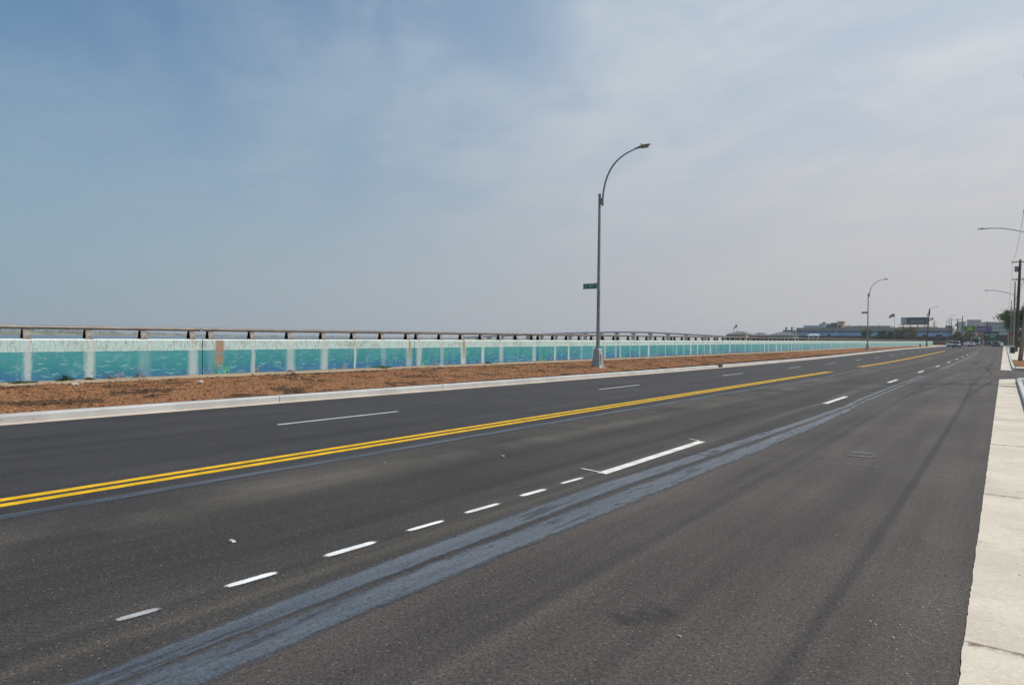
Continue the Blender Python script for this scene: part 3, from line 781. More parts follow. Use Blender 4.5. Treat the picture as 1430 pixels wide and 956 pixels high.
def build_railing():
    M = MATS
    rl = empty('railing', (0, 0, 0)); tag(rl, 'long brown metal railing on flat posts along the top of the sea wall', 'railing')
    # a flat plate post that leans and tapers upwards
    prof = [(-.16, 0), (.10, 0), (.09, .10), (.06, .20), (.045, .30), (-.09, .30), (-.115, .2), (-.145, .1)]
    mb = MB(); n = len(prof)
    # an open channel: the side towards the city is a plate, the other side is hollow
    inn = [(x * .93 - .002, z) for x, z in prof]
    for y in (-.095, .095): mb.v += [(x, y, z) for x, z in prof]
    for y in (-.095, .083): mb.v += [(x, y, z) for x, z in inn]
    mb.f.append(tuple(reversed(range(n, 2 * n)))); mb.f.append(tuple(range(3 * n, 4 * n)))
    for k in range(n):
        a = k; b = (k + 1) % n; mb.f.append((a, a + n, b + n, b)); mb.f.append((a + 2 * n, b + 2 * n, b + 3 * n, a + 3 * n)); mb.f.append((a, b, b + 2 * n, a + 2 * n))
    inner_shade = [1 if (i == 1 or (i > 1 and (i - 2) % 3 == 1)) else 0 for i in range(2 + 3 * n)]
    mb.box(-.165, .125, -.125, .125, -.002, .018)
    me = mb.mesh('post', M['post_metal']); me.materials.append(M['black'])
    for i, q in enumerate(inner_shade): me.polygons[i].material_index = q  # inside faces coloured black: painted shade for the side away from the sun
    rp = [(.04, .0), (.085, .025), (.095, .07), (.07, .115), (.0, .132), (-.07, .115), (-.095, .055), (-.085, .02), (-.04, .0)]
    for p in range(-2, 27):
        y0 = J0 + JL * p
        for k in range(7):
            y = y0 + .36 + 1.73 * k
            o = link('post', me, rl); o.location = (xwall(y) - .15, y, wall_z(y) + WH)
        mb = MB(); m = len(rp); ns = 6
        for i in range(ns + 1):
            y = y0 + .02 + (JL - .04) * i / ns
            mb.v += [(xwall(y) - .175 + x, y, wall_z(y) + WH + .29 + z) for x, z in rp]
        for i in range(ns):
            for j in range(m):
                a = i * m + j; b = i * m + (j + 1) % m; mb.f.append((a, b, b + m, a + m))
        mb.f.append(tuple(reversed(range(m)))); mb.f.append(tuple(range(ns * m, ns * m + m)))
        mb.build('top_rail', M['rail_metal'], rl)
        mb = MB(); y = y0
        mb.box(xwall(y) - .265, xwall(y) - .085, y - .06, y + .06, wall_z(y) + WH + .283, wall_z(y) + WH + .415); mb.build('rail_sleeve', M['post_metal'], rl)
build_railing()

# ------------------------------------------------------------------ street lamps on the water side
def bez(p0, p1, p2, p3, n=14):
    p0, p1, p2, p3 = map(Vector, (p0, p1, p2, p3)); out = []
    for i in range(n + 1):
        t = i / n; out.append(p0 * (1 - t) ** 3 + p1 * 3 * t * (1 - t) ** 2 + p2 * 3 * t * t * (1 - t) + p3 * t ** 3)
    return out
def build_lamp():
    M = MATS
    r = empty('street_lamp', (0, 0, 0))
    MB().bbox(-.38, .38, -.38, .38, -.25, .09, .03).build('footing', M['kerb_concrete'], r)
    b = MB().box(-.26, .26, -.26, .26, .055, .13, .02, .02).prism([(-.24, -.24), (.24, -.24), (.24, .24), (-.24, .24)], .13, .2, .02)
    i = len(b.v); b.v += [(-.225, -.225, .2), (.225, -.225, .2), (.225, .225, .2), (-.225, .225, .2), (-.16, -.16, 1.0), (.16, -.16, 1.0), (.16, .16, 1.0), (-.16, .16, 1.0), (-.12, -.12, 1.05), (.12, -.12, 1.05), (.12, .12, 1.05), (-.12, .12, 1.05)]
    for l in (0, 4):
        for k in range(4): a = i + l + k; c = i + l + (k + 1) % 4; b.f.append((a, c, c + 4, a + 4))
    b.f.append((i + 8, i + 9, i + 10, i + 11))
    bo = b.build('base', M['galv_pale'], r)
    MB().box(.20, .232, -.11, .11, .3, .8, .002, .015).build('access_door', M['galv_pale'], bo)
    MB().tube([(0, 0, 1.03), (0, 0, 4), (0, 0, 8.85)], [.098, .085, .064], 8).build('pole', M['galv'], r)
    MB().tube([(0, 0, 8.85), (0, 0, 8.97), (0, 0, 8.99)], [.08, .08, .045], 10).build('finial', M['galv'], r)
    c = MB().box(.05, .21, -.07, .07, 8.45, 8.75, .015, .015); c.build('clamp', M['galv'], r)
    arm = bez((.17, 0, 8.35), (.17, 0, 9.9), (.75, 0, 10.75), (2.05, 0, 10.98))
    a = MB().tube(arm, [.052 - .018 * k / 14 for k in range(15)], 8).build('arm', M['galv'], r, True)
    # cobra head
    l = MB(); n = 10
    for k in range(9):
        s = k / 8; x = 1.95 + .82 * s; z = 10.975 + .10 * s; w = (.055, .07, .11, .15, .165, .165, .15, .11, .05)[k]; h = (.05, .055, .06, .075, .08, .08, .07, .055, .03)[k]
        for j in range(n): t = 2 * math.pi * j / n; l.v.append((x, w * math.cos(t), z + h * math.sin(t) * (1 if math.sin(t) > 0 else .6)))
    for k in range(8):
        for j in range(n): q = k * n + j; e = k * n + (j + 1) % n; l.f.append((q, e, e + n, q + n))
    l.f.append(tuple(range(n))); l.f.append(tuple(reversed(range(8 * n, 9 * n))))
    lum = l.build('luminaire', M['luminaire'], r, True)
    MB().box(2.3, 2.66, -.10, .10, 10.955, 10.99).build('lens', M['lens_amber'], lum)
    MB().lathe([(.03, 0), (.035, .06), (.03, .10), (.01, .115)], 8, (2.30, 0, 11.07)).build('photocell', M['dark_metal'], lum)
    return r
lamp_spots = [(-16.82, 30.5, 'grey curved-arm street lamp standing in the mulch, tallest and nearest on the water side'),
              (-17.25, 118.0, 'second curved-arm street lamp along the sea wall, with a green street sign'),
              (-17.4, 220.0, 'third curved-arm street lamp, in front of the dark rooftop billboard'),
              (-17.3, 297.0, 'farthest curved-arm street lamp, at the end of the sea wall')]
lp = build_lamp()
for i, (x, y, lab) in enumerate(lamp_spots):
    o = lp if i == 0 else copy_tree(lp)
    o.location = (x, y, zr(y) + .15 + (.04 if i else .0)); tag(o, lab, 'street lamp', 'curved arm street lamps')
def text_obj(body, size, mat, parent, name='lettering'):
    cu = bpy.data.curves.new('txt', 'FONT'); cu.body = body; cu.size = size; cu.align_x = 'CENTER'; cu.align_y = 'CENTER'; cu.resolution_u = 3
    tmp = bpy.data.objects.new('txt', cu); col.objects.link(tmp)
    dg = bpy.context.evaluated_depsgraph_get(); me = bpy.data.meshes.new_from_object(tmp.evaluated_get(dg)); bpy.data.objects.remove(tmp)
    me.materials.clear(); me.materials.append(MATS[mat]); o = link(name, me, parent); return o
def street_sign(x, y, z, lab):
    r = empty('street_sign', (x, y, z)); tag(r, lab, 'street sign', 'green street name signs')
    MB().box(-.80, 0, -.006, .006, -.14, .14).build('plate', MATS['sign_green'], r)
    f = MB()
    for (a, b, c, d) in ((-.79, -.01, .118, .128), (-.79, -.01, -.128, -.118), (-.79, -.78, -.118, .118)): f.box(a, b, -.0075, -.0062, c, d)
    f.build('border', MATS['sign_white'], r)
    for s in (-1, 1):
        t = text_obj('B 108', .2, 'sign_white', r); t.rotation_euler = (R(90), 0, 0 if s < 0 else R(180)); t.location = (-.46, .0085 * s, 0)
        t = text_obj('ST', .11, 'sign_white', r); t.rotation_euler = (R(90), 0, 0 if s < 0 else R(180)); t.location = (-.46 + .33 * -s * -1 if s > 0 else -.12, .0085 * s, .03)
    MB().box(-.02, .09, -.03, .03, -.10, .10).box(-.03, .1, -.045, .045, .135, .17).build('bracket', MATS['galv'], r)
street_sign(-16.93, 30.5, 4.42, 'green street name sign with white letters on the nearest street lamp')
street_sign(-17.36, 118.0, zr(118) + 6.1, 'small green street name sign on the second street lamp')

# ------------------------------------------------------------------ weeds, twigs, utility cover, hydrant, bin
def weed(x, y, R_, H, lab, mat='weed_leaf', n=60):
    rr = random.Random(int(x * 100 + y * 10)); r = empty('weed', (x, y, zw0(y) + .16)); tag(r, lab, 'weed', 'weeds at the foot of the sea wall')
    mb = MB(); st = MB()
    for k in range(n):
        a = rr.random() * 6.28; d = R_ * rr.random() ** .7; px, py = d * math.cos(a) * .5, d * math.sin(a); h = H * (1 - (d / R_) ** 1.5) * rr.uniform(.4, 1) + .02
        if k % 5 == 0: st.tube([(px * .4, py * .4, 0), (px, py, h)], .004, 4)
        for q in range(4):
            z = h * rr.uniform(.3, 1); b = rr.random() * 6.28; s = rr.uniform(.03, .07); dx, dy = math.cos(b) * s, math.sin(b) * s; t = rr.uniform(-.3, .6) * s
            mb.quad((px, py, z), (px + dx * .6 - dy * .4, py + dy * .6 + dx * .4, z + t), (px + dx * 1.3, py + dy * 1.3, z + t * .6), (px + dx * .6 + dy * .4, py + dy * .6 - dx * .4, z + t))
    mb.build('leaves', MATS[mat], r); st.build('stems', MATS['twig'], r)
weed(-23.55, 7.55, .42, .10, 'flat green weed patch at the wall foot, nearest the left edge')
weed(-23.7, 8.75, .30, .24, 'upright leafy green weed at the wall foot beside the first pale streak', n=80)
weed(-23.7, 9.45, .16, .10, 'tiny green weed at the wall foot near the second railing post')
weed(-23.7, 22.0, .75, .15, 'long low green weed patch under a bold white streak on the mural', n=120)
weed(-23.7, 30.2, .28, .20, 'small green weed below the white streak midway along the mural')
weed(-23.72, 11.0, .25, .3, 'dry brown weed at the wall foot near the third railing post', 'twig', 30)
weed(-23.72, 10.1, .2, .3, 'dry brown weed at the wall foot between second and third posts', 'twig', 26)
weed(-23.6, 16.9, .2, .16, 'low dry weed below the mural past the brown bare patch', 'twig', 20)
def rock(x, y, s, lab, mat='stone'):
    bm = bmesh.new(); bmesh.ops.create_icosphere(bm, subdivisions=2, radius=s)
    for v in bm.verts: v.co *= 1 + .35 * noise.noise(v.co * (2.2 / s) + Vector((x, y, 0))); v.co.z *= .6
    me = bpy.data.meshes.new('rock'); bm.to_mesh(me); bm.free(); me.materials.append(MATS[mat]); o = link('rock', me)
    o.location = (x, y, zw0(y) + .2); tag(o, lab, 'rock')
rock(-20.0, 11.1, .10, 'pale rounded stone lying on the mulch at the left')
rock(-21.5, 8.2, .11, 'pale flat stone half buried in the mulch near the left edge')
rock(-19.3, 14.2, .06, 'small pale pebble on the mulch below the brown bare patch')
rock(-23.1, 25.5, .13, 'grey stone at the wall foot beside painted seaweed')
def utility_cover():
    r = empty('utility_cover', (-1.68, 11.08, 0)); r.rotation_euler = (0, 0, R(8)); r.scale = (.9, .9, 1); tag(r, 'small rectangular iron utility cover set in the right lane', 'utility cover')
    M = MATS; S('cast_iron', (.05, .046, .045), .6, .3, 20)
    MB().box(-.21, .21, -.27, -.24, -.02, .006).box(-.21, .21, .24, .27, -.02, .006).box(-.21, -.18, -.24, .24, -.02, .006).box(.18, .21, -.24, .24, -.02, .006).build('frame', M['faint_iron'], r)
    for e in (-1, 1): MB().box(-.17, .17, e * .2 - .03, e * .2 + .03, .0046, .008).build('worn_edge', M['worn_iron'], r)
    lid = MB().box(-.178, .178, -.238, .238, -.02, .0045).build('lid', M['cast_iron'], r)
    b = MB()
    for i in range(9):
        for j in range(7): b.box(-.16 + .046 * j, -.16 + .046 * j + .024, -.22 + .05 * i, -.22 + .05 * i + .026, .004, .0075, .004, .004)
    tag(b.build('studs', M['cast_iron'], lid), kind='stuff')
S('worn_iron', (.19, .18, .175), .6, .4, 20); S('faint_iron', (.06, .055, .053), .6, .3, 20)
utility_cover()
def hydrant():
    r = empty('fire_hydrant', (-16.05, 186.0, zr(186) + .1)); tag(r, 'red and black fire hydrant on the water side kerb', 'fire hydrant'); S('hydrant_red', (.22, .03, .02), .5)
    b = MB().lathe([(.17, 0), (.17, .05), (.12, .06), (.115, .55), (.15, .56), (.15, .6)], 12).build('barrel', MATS['hydrant_red'], r, False)
    MB().lathe([(.15, .6), (.14, .68), (.10, .76), (.04, .8), (.035, .86), (.01, .87)], 12).build('bonnet', MATS['black'], r)
    for s in (-1, 1): MB().tube([(s * .1, 0, .45), (s * .2, 0, .45)], .06, 8).build('outlet', MATS['black'], r)
hydrant()

# ------------------------------------------------------------------ utility poles and wires on the right
def utility_pole(x, y, H, lean, mat, lab, arms=(), trans=False, lamp=None, rad=.17, group='utility poles', dz=.14):
    z0 = zr(y) + dz; r = empty('utility_pole', (x, y, z0)); tag(r, lab, 'utility pole', group)
    pt = lambda z: (lean[0] * z, lean[1] * z, z)
    MB().tube([pt(-.4), pt(H * .3), pt(H * .7), pt(H)], [rad, rad * .9, rad * .75, rad * .62], 10).build('pole', MATS[mat], r, True)
    for z, w in arms:
        c = MB(); p = pt(z); c.box(p[0] - w, p[0] + w, p[1] - .14, p[1] - .03, z - .06, z + .06); co = c.build('crossarm', MATS['brown_wood'], r)
        for k in (-1, -.5, .5, 1): MB().lathe([(.02, 0), (.05, .04), (.03, .08), (.055, .12), (.02, .18)], 8, (p[0] + k * (w - .08), p[1] - .08, z + .055)).build('insulator', MATS['dark_metal'], co)
    if trans:
        p = pt(trans); t = MB().lathe([(.2, 0), (.25, .03), (.25, .8), (.2, .86), (.05, .9)], 12, (p[0] - .42, p[1], trans)).build('transformer', MATS['galv'], r)
        MB().box(p[0] - .22, p[0] - .08, -.05, .05, trans + .2, trans + .6).build('bracket', MATS['dark_metal'], t)
    if lamp:
        z, L, rise = lamp; p = pt(z)
        a = bez((p[0], p[1] - .1, z), (p[0] - L * .4, p[1] - .1, z + rise * .75), (p[0] - L * .55, p[1] - .1, z + rise), (p[0] - L + .6, p[1] - .1, z + rise))
        ao = MB().tube(a, .045, 8).build('lamp_arm', MATS['galv_pale'], r, True)
        l = MB(); x1 = p[0] - L; n = 10
        for k, (w, h) in enumerate(((.04, .04), (.09, .06), (.15, .07), (.15, .07), (.12, .05), (.06, .04))):
            for j in range(n): t = 2 * math.pi * j / n; l.v.append((x1 + .72 - .15 * k, p[1] - .1 + w * math.cos(t), z + rise + h * math.sin(t)))
        for k in range(5):
            for j in range(n): q = k * n + j; e = k * n + (j + 1) % n; l.f.append((q, q + n, e + n, e))
        l.f.append(tuple(reversed(range(n)))); l.f.append(tuple(range(5 * n, 6 * n)))
        lo = l.build('luminaire', MATS['galv_pale'], r, True)
        MB().lathe([(.03, 0), (.04, .07), (.01, .12)], 8, (x1 + .35, p[1] - .1, z + rise + .06)).build('photocell', MATS['dark_metal'], lo)
    return r
utility_pole(1.75, -9, 13.5, (0, 0), 'grey_wood', 'upright grey utility pole on the right pavement, nearest of all the poles', ((13, 1.2),))
utility_pole(1.75, 36.2, 13.5, (0, 0), 'grey_wood', 'upright grey utility pole on the right pavement at the near side street corner', ((13, 1.2),))
utility_pole(1.22, 77.3, 14.2, (.085, 0), 'grey_wood', 'leaning grey utility pole in the mulch pit, nearest on the right pavement', ((13.6, 1.1),), lamp=(11.45, 4.35, .85), rad=.19)
utility_pole(1.47, 130.6, 14.3, (.03, 0), 'brown_wood', 'tall brown utility pole with transformer and two crossarms, beside the litter bin', ((13.9, 1.1), (11.2, .9)), trans=12.4, rad=.26)
utility_pole(1.12, 129.0, 10.8, (.016, 0), 'grey_wood', 'thin grey lamp pole close beside the tall brown utility pole', lamp=(8.7, 3.9, .85), rad=.15)
utility_pole(1.0, 165.0, 9.6, (.01, 0), 'grey_wood', 'thin dark pole behind the tall brown pole on the right pavement', rad=.12)
utility_pole(.8, 200.0, 9.0, (.0, 0), 'grey_wood', 'slim pole in front of the roadside trees at right', ((8.6, .8),), lamp=(7.6, 2.6, .5), rad=.12)
utility_pole(-14.0, 298, 10.0, (0, 0), 'brown_wood', 'utility pole with crossarm and transformers left of the traffic', ((9.6, 1.6),), trans=7.2, rad=.2, dz=.05)
utility_pole(-11.1, 262, 9.9, (.02, 0), 'brown_wood', 'bare dark utility pole right beside the oncoming traffic', rad=.17, dz=0)
utility_pole(-16.3, 305, 10.4, (0, 0), 'brown_wood', 'dark pole standing next to the farthest curved lamp', rad=.2, dz=.05)
utility_pole(-17.0, 306, 10.2, (0, 0), 'brown_wood', 'reddish pole paired with the dark pole near the farthest lamp', rad=.16, dz=.05)
utility_pole(-5.6, 340, 10.2, (0, 0), 'brown_wood', 'utility pole behind the bus in the far street', ((9.6, 1.8),), rad=.2, dz=0)
utility_pole(-35.0, 492, 15.2, (0, 0), 'brown_wood', 'far utility pole with crossarms right of the rooftop billboard', ((13.4, 1.8), (11.6, 1.3)), trans=11.8, rad=.22, dz=0)
utility_pole(-26.5, 520, 12.5, (0, 0), 'brown_wood', 'small far utility pole above the right end of the blue building', ((12, 1.6),), rad=.2, dz=0)
def red_pole():
    r = empty('banner_pole', (-17.15, 216, zr(216) + .1)); tag(r, 'tilted dark pole with a furled red banner near the billboard', 'pole'); S('banner_red', (.22, .04, .05), .8)
    MB().tube([(0, 0, -.3), (.3, 0, 5), (.62, 0, 10.4)], [.16, .14, .11], 8).build('pole', MATS['brown_wood'], r)
    MB().tube([(.50, -.05, 8.2), (.56, -.07, 9.2), (.62, -.05, 10.3)], [.13, .2, .13], 8).build('banner', MATS['banner_red'], r)
red_pole()
def wire(pts, rad, name, lab, sag):
    P = []
    for a, b in zip(pts, pts[1:]):
        a, b = Vector(a), Vector(b)
        for k in range(12):
            t = k / 12; p = a.lerp(b, t); p.z -= sag * 4 * t * (1 - t) * ((b - a).length / 45); P.append(p)
    P.append(Vector(pts[-1])); o = MB().tube(P, rad, 6).build(name, MATS['black']); tag(o, lab, 'cable')
wire([(1.4, -9, 6.0), (1.4, 36.2, 6.0), (1.6, 77.2, 6.1), (1.5, 130.4, 6.7), (1.05, 200, 6.6)], .017, 'overhead_cable', 'thick black telephone cable slung lowest along the right poles', .5)
wire([(1.5, -9, 10.0), (1.5, 36.2, 10.0), (2.0, 77.2, 9.6), (1.75, 130.4, 10.6), (1.05, 200, 8.6)], .02, 'overhead_cable', 'black power cable slung midway up the right poles', .6)
wire([(.7, -9, 13.8), (.7, 36.2, 13.8), (1.35, 77.2, 13.95), (.95, 130.5, 14.55), (.6, 200, 9.1)], .014, 'overhead_wire', 'thin wire between the left crossarm tips of the right poles', .7)
wire([(2.8, -9, 13.8), (2.8, 36.2, 13.8), (3.4, 77.2, 13.95), (2.9, 130.5, 14.55), (1.4, 200, 9.1)], .014, 'overhead_wire', 'thin wire between the right crossarm tips of the right poles', .7)
wire([(-14.0, 297.9, 10.8), (-5.6, 339.9, 10.9), (1.0, 200, 9.2)], .03, 'overhead_wire', 'thin wire crossing high over the far street', .8)
wire([(-35, 491.9, 14.6), (-26.5, 519.9, 13.2), (-14, 298.1, 10.7)], .03, 'overhead_wire', 'thin wire running past the right end of the blue building', .8)

def litter_bin():
    y = 116.0; r = empty('litter_bin', (1.0, y, zr(y) + .146)); tag(r, 'black and white litter bin on the right pavement', 'litter bin')
    MB().lathe([(.23, 0), (.25, .05), (.28, .8), (.30, .82), (.30, .88)], 14).build('basket', MATS['dark_metal'], r)
    MB().lathe([(.27, .881), (.28, .95), (.22, .96)], 14).build('liner', MATS['sign_white'], r)
litter_bin()
def pale_box():
    y = 119.0; o = empty('signal_cabinet', (.85, y, zr(y) + .146)); tag(o, 'pale metal cabinet standing next to the litter bin', 'cabinet')
    MB().bbox(-.22, .22, -.2, .2, 0, 1.0, .03).build('body', MATS['sign_white'], o); MB().box(-.19, .19, -.212, -.202, .1, .9).build('door', MATS['galv_pale'], o)
pale_box()
def red_sign():
    y = 152.0; r = empty('red_sign', (.9, y, zr(y) + .146)); tag(r, 'red roadside sign on a thin post under the trees', 'sign'); S('sign_red', (.5, .02, .02), .5)
    MB().tube([(0, 0, -.1), (0, 0, 2.6)], .03, 6).build('post', MATS['dark_metal'], r)
    p = [(.25 * math.cos(R(22.5 + 45 * k)), .25 * math.sin(R(22.5 + 45 * k))) for k in range(8)]
    mb = MB(); mb.v += [(x, -.05, 2.6 + z) for x, z in p] + [(x, -.03, 2.6 + z) for x, z in p]; mb.f += [tuple(range(8)), tuple(reversed(range(8, 16)))] + [(k, k + 8, (k + 1) % 8 + 8, (k + 1) % 8) for k in range(8)]
    mb.build('plate', MATS['sign_red'], r)
red_sign()
# mulch pit round the leaning pole
tag(terrain('pit', .63, 2.13, 56.4, 77.9, None, .05, lambda t: .13, zr, .6, 4).build('tree_pit', MATS['mulch'], None, True), kind='structure')

# ------------------------------------------------------------------ trees and shrubs
def tree(name, x, y, H, rx, rz, lab, mat='tree_leaf', n=2600, trunk=.16, cz=None, leaf=.22, seed=0, group='roadside trees', z0=None):
    rr = random.Random(seed); z0 = zr(y) if z0 is None else z0; r = empty(name, (x, y, z0)); tag(r, lab, 'tree' if 'tree' in name else 'shrub', group)
    cz = H - rz if cz is None else cz; tb = MB(); tips = []
    tb.tube([(0, 0, -.2), (.05, 0, cz * .5), (.0, .05, cz)], [trunk, trunk * .8, trunk * .5], 8)
    for k in range(9):
        a = 6.28 * k / 9 + rr.uniform(-.3, .3); e = rr.uniform(-.2, 1.0); L = rr.uniform(.6, .95); s = cz * rr.uniform(.6, 1.0)
        t = Vector((rx * L * math.cos(a) * math.cos(e), rx * L * math.sin(a) * math.cos(e), cz + rz * L * math.sin(e)))
        tb.tube([(0, 0, s), Vector((0, 0, s)).lerp(t, .5) + Vector((0, 0, .15 * rz)), t], [trunk * .45, trunk * .25, trunk * .08], 5); tips.append(t)
    for k in range(10):
        a = rr.random() * 6.28; e = rr.uniform(-1, 1.4); tips.append(Vector((rx * .6 * math.cos(a) * math.cos(e), rx * .6 * math.sin(a) * math.cos(e), cz + rz * .75 * math.sin(e))))
    tb.build('trunk', MATS['brown_wood'], r)
    lb = MB()
    for k in range(n):
        t = rr.choice(tips); rad = rx * rr.choice((.22, .3, .38)); p = t + Vector((rr.gauss(0, 1), rr.gauss(0, 1), rr.gauss(0, .8))) * rad * .55
        s = leaf * rr.uniform(.6, 1.3); u = Vector((rr.gauss(0, 1), rr.gauss(0, 1), rr.gauss(0, .6))).normalized(); v = u.cross(Vector((rr.gauss(0, 1), rr.gauss(0, 1), rr.gauss(0, 1)))).normalized()
        lb.quad(tuple(p - u * s), tuple(p + v * s * .5), tuple(p + u * s), tuple(p - v * s * .5))
    lb.build('crown', MATS[mat], r)
tree('roadside_tree', 2.0, 190, 9.0, 3.0, 2.9, 'leafy green tree over the right pavement with a ragged crown', seed=1, n=4800)
tree('roadside_tree', 4.3, 156, 8.6, 2.7, 3.2, 'leafy green tree behind the utility poles, cut by the right edge', seed=2, n=4500)
tree('roadside_tree', 3.0, 225, 7.0, 2.2, 2.6, 'smaller dark green tree low beside the far right pavement', 'dark_leaf', seed=3)
tree('roadside_shrub', 2.6, 172, 2.4, 1.3, 1.1, 'dark bush at the foot of the trees on the right', 'dark_leaf', n=1200, trunk=.06, seed=4)
tree('roadside_shrub', 1.9, 250, 3.0, 1.6, 1.4, 'low bush where the right pavement meets the far street', 'dark_leaf', n=1200, trunk=.06, seed=5)
for i, (x, y, H, rx, lab) in enumerate([(-59.2, 402, 8.2, 2.6, 'dark bushy tree against the blue building left of the second lamp'), (-51.8, 400, 7.6, 2.3, 'dark bushy tree just right of the second lamp'), (-47.6, 402, 7.2, 2.4, 'dark bushy tree left of the tall flagpole'),
        (-44.0, 405, 8.4, 3.3, 'broad grey-green tree behind the flagpole'), (-38.6, 400, 8.6, 3.8, 'broad olive tree below the billboard'), (-70.5, 404, 3.2, 2.8, 'low shrub in front of the blue building right of the pergola'), (-64.5, 404, 3.2, 2.8, 'low shrub in the middle of the blue building front'), (-78.0, 404, 3.4, 2.6, 'low shrub close to the white pergola')]):
    tree('bushy_tree' if H > 5 else 'low_shrub', x, y, H, rx, H * .38, lab, 'olive_leaf' if i in (4,) else 'dark_leaf', n=1900, leaf=.32, seed=20 + i, group='trees before the blue building', trunk=.12)
for i, (x, y, H, rx, lab) in enumerate([(-17.6, 372, 6.4, 2.2, 'dark tree behind the paired poles'), (-13.0, 372, 5.6, 2.6, 'brownish tree left of the bus below the green billboard'), (-10.2, 374, 4.6, 2.4, 'low tree just left of the bus'), (-15.2, 366, 4.0, 2.2, 'low bush behind the oncoming cars')]):
    tree('street_tree', x, y, H, rx, H * .42, lab, 'olive_leaf' if i in (1, 2) else 'dark_leaf', n=1700, leaf=.3, seed=40 + i, group='trees along the far street', trunk=.14)

# ------------------------------------------------------------------ vehicles
S('glass', (.02, .025, .03), .12, .1, 2, 0, .6); S('tyre', (.014, .014, .014), .85); S('rim', (.3, .3, .3), .4, .1, 3, .5); S('headlight', (.7, .72, .7), .2); S('taillight', (.3, .01, .01), .3); S('plate', (.6, .5, .2), .5)
def paint(name, c):
    m, nt, b, t, tc = pbsdf(name); b.inputs['Base Color'].default_value = (*c, 1); b.inputs['Roughness'].default_value = .3; b.inputs['Coat Weight'].default_value = .6
    d = t.noise(tc.outputs['Object'], 3, 4); nt.links.new(t.mix(t.ramp(d, .4, .8, 0, .25), c, (.2, .19, .17)), b.inputs['Base Color']); return m
def loft(secs):
    """secs: list of (y, half width bottom, half width top, z bottom, z top)"""
    mb = MB(); n = 8
    for (y, wb, wt, z0, z1) in secs:
        c = min(.09, (z1 - z0) * .25)
        mb.v += [(-wb, y, z0), (wb, y, z0), (wb * 1.0, y, z0 + (z1 - z0) * .5), (wt, y, z1 - c), (wt - c * 1.2, y, z1), (-wt + c * 1.2, y, z1), (-wt, y, z1 - c), (-wb, y, z0 + (z1 - z0) * .5)]
    for k in range(len(secs) - 1):
        for j in range(n): a = k * n + j; b = k * n + (j + 1) % n; mb.f.append((a, b, b + n, a + n))
    mb.f.append(tuple(range(n))[::-1]); mb.f.append(tuple(range((len(secs) - 1) * n, len(secs) * n))); return mb
def car(x, y, rz, colr, lab, suv=False, name='car', rear=False):
    """front of the car points to -Y"""
    z0 = zr(y); r = empty(name, (x, y, z0), rz); tag(r, lab, 'car', 'cars on the far street'); pm = paint('car_paint', colr)
    L = 2.3; h1 = 1.02 if suv else .88; h2 = 1.78 if suv else 1.45; W = .93
    bo = loft([(-L, .74, .70, .42, .62), (-L + .12, .86, .80, .30, .72), (-L + .5, W, .86, .26, h1 - .12), (-1.1, W, .88, .26, h1), (1.2, W, .88, .26, h1 + .04), (L - .3, W, .86, .28, h1 + .02), (L - .06, .86, .80, .34, h1 - .06), (L, .78, .72, .42, h1 - .25)]).build('body', pm, r, True)
    fr, rb = (-1.0, 2.15) if suv else (-.95, 1.75)
    cab = loft([(fr, .80, .78, h1 - .08, h1), (fr + .75, .80, .68, h1 - .08, h2 - .06), (.3, .80, .66, h1 - .08, h2), (rb - .55, .80, .66, h1 - .08, h2 - .05), (rb, .78, .72, h1 - .08, h1 + .1)]).build('cabin', pm, r, True)
    q = MB().quad((-.70, fr + .045, h1 + .02), (.70, fr + .045, h1 + .02), (.58, fr + .70, h2 - .12), (-.58, fr + .70, h2 - .12)); ws = q.build('windscreen', MATS['glass'], r); ws.location = (0, -.045, .03)
    q = MB().quad((.66, rb - .03, h1 + .12), (-.66, rb - .03, h1 + .12), (-.56, rb - .5, h2 - .13), (.56, rb - .5, h2 - .13)); q.build('rear_window', MATS['glass'], r).location = (0, .05, .03)
    for s in (-1, 1):
        q = MB().quad((s * .815, fr + .55, h1 + .04), (s * .815, rb - .5, h1 + .05), (s * .70, rb - .75, h2 - .13), (s * .70, fr + .85, h2 - .13)); q.build('side_window', MATS['glass'], r)
        MB().box(s * .62 - .14, s * .62 + .14, -L + .02, -L + .16, .60, .74, .02, 0).build('headlight', MATS['headlight'], r)
        MB().box(s * .70 - .1, s * .70 + .1, L - .1, L + .0, .66, .86).build('taillight', MATS['taillight'], r)
        MB().box(s * 1.0 - .09, s * 1.0 + .09, fr + .45, fr + .57, h1 + .0, h1 + .13).build('mirror', pm, r)
        for yy in (-1.42, 1.38):
            w = MB().tube([(s * .73, yy, .33), (s * .935, yy, .33)], .33, 16).build('wheel', MATS['tyre'], r); MB().tube([(s * .92, yy, .33), (s * .945, yy, .33)], .2, 12).build('rim', MATS['rim'], w)
    MB().box(-.45, .45, -L - .012, -L + .05, .36, .58).build('grille', MATS['black'], r)
    MB().box(-.17, .17, (L - .02), (L + .015), .56, .68).build('number_plate', MATS['plate'], r)
    return r
car(-9.9, 208, 0, (.07, .08, .088), 'grey sport utility car coming towards us in front, left of the dark pole', True)
car(-12.4, 232, 0, (.25, .27, .28), 'pale car half hidden behind the grey oncoming car', True)
car(-10.6, 284, 0, (.62, .62, .61), 'white saloon car left of the bus', False)
car(-8.35, 262, 0, (.33, .37, .37), 'pale silver car driving just in front of the bus', False)
car(-1.75, 240, R(180), (.035, .055, .10), 'dark blue car driving away in the right lane', True)
car(-1.05, 262, R(180), (.60, .60, .58), 'white car parked ahead of the dark blue car', False)
car(-4.6, 318, R(180), (.06, .07, .075), 'dark car right of the bus, far down the road', True)
car(-3.3, 335, R(180), (.16, .05, .05), 'dull red car far down the road by the green signs', False)
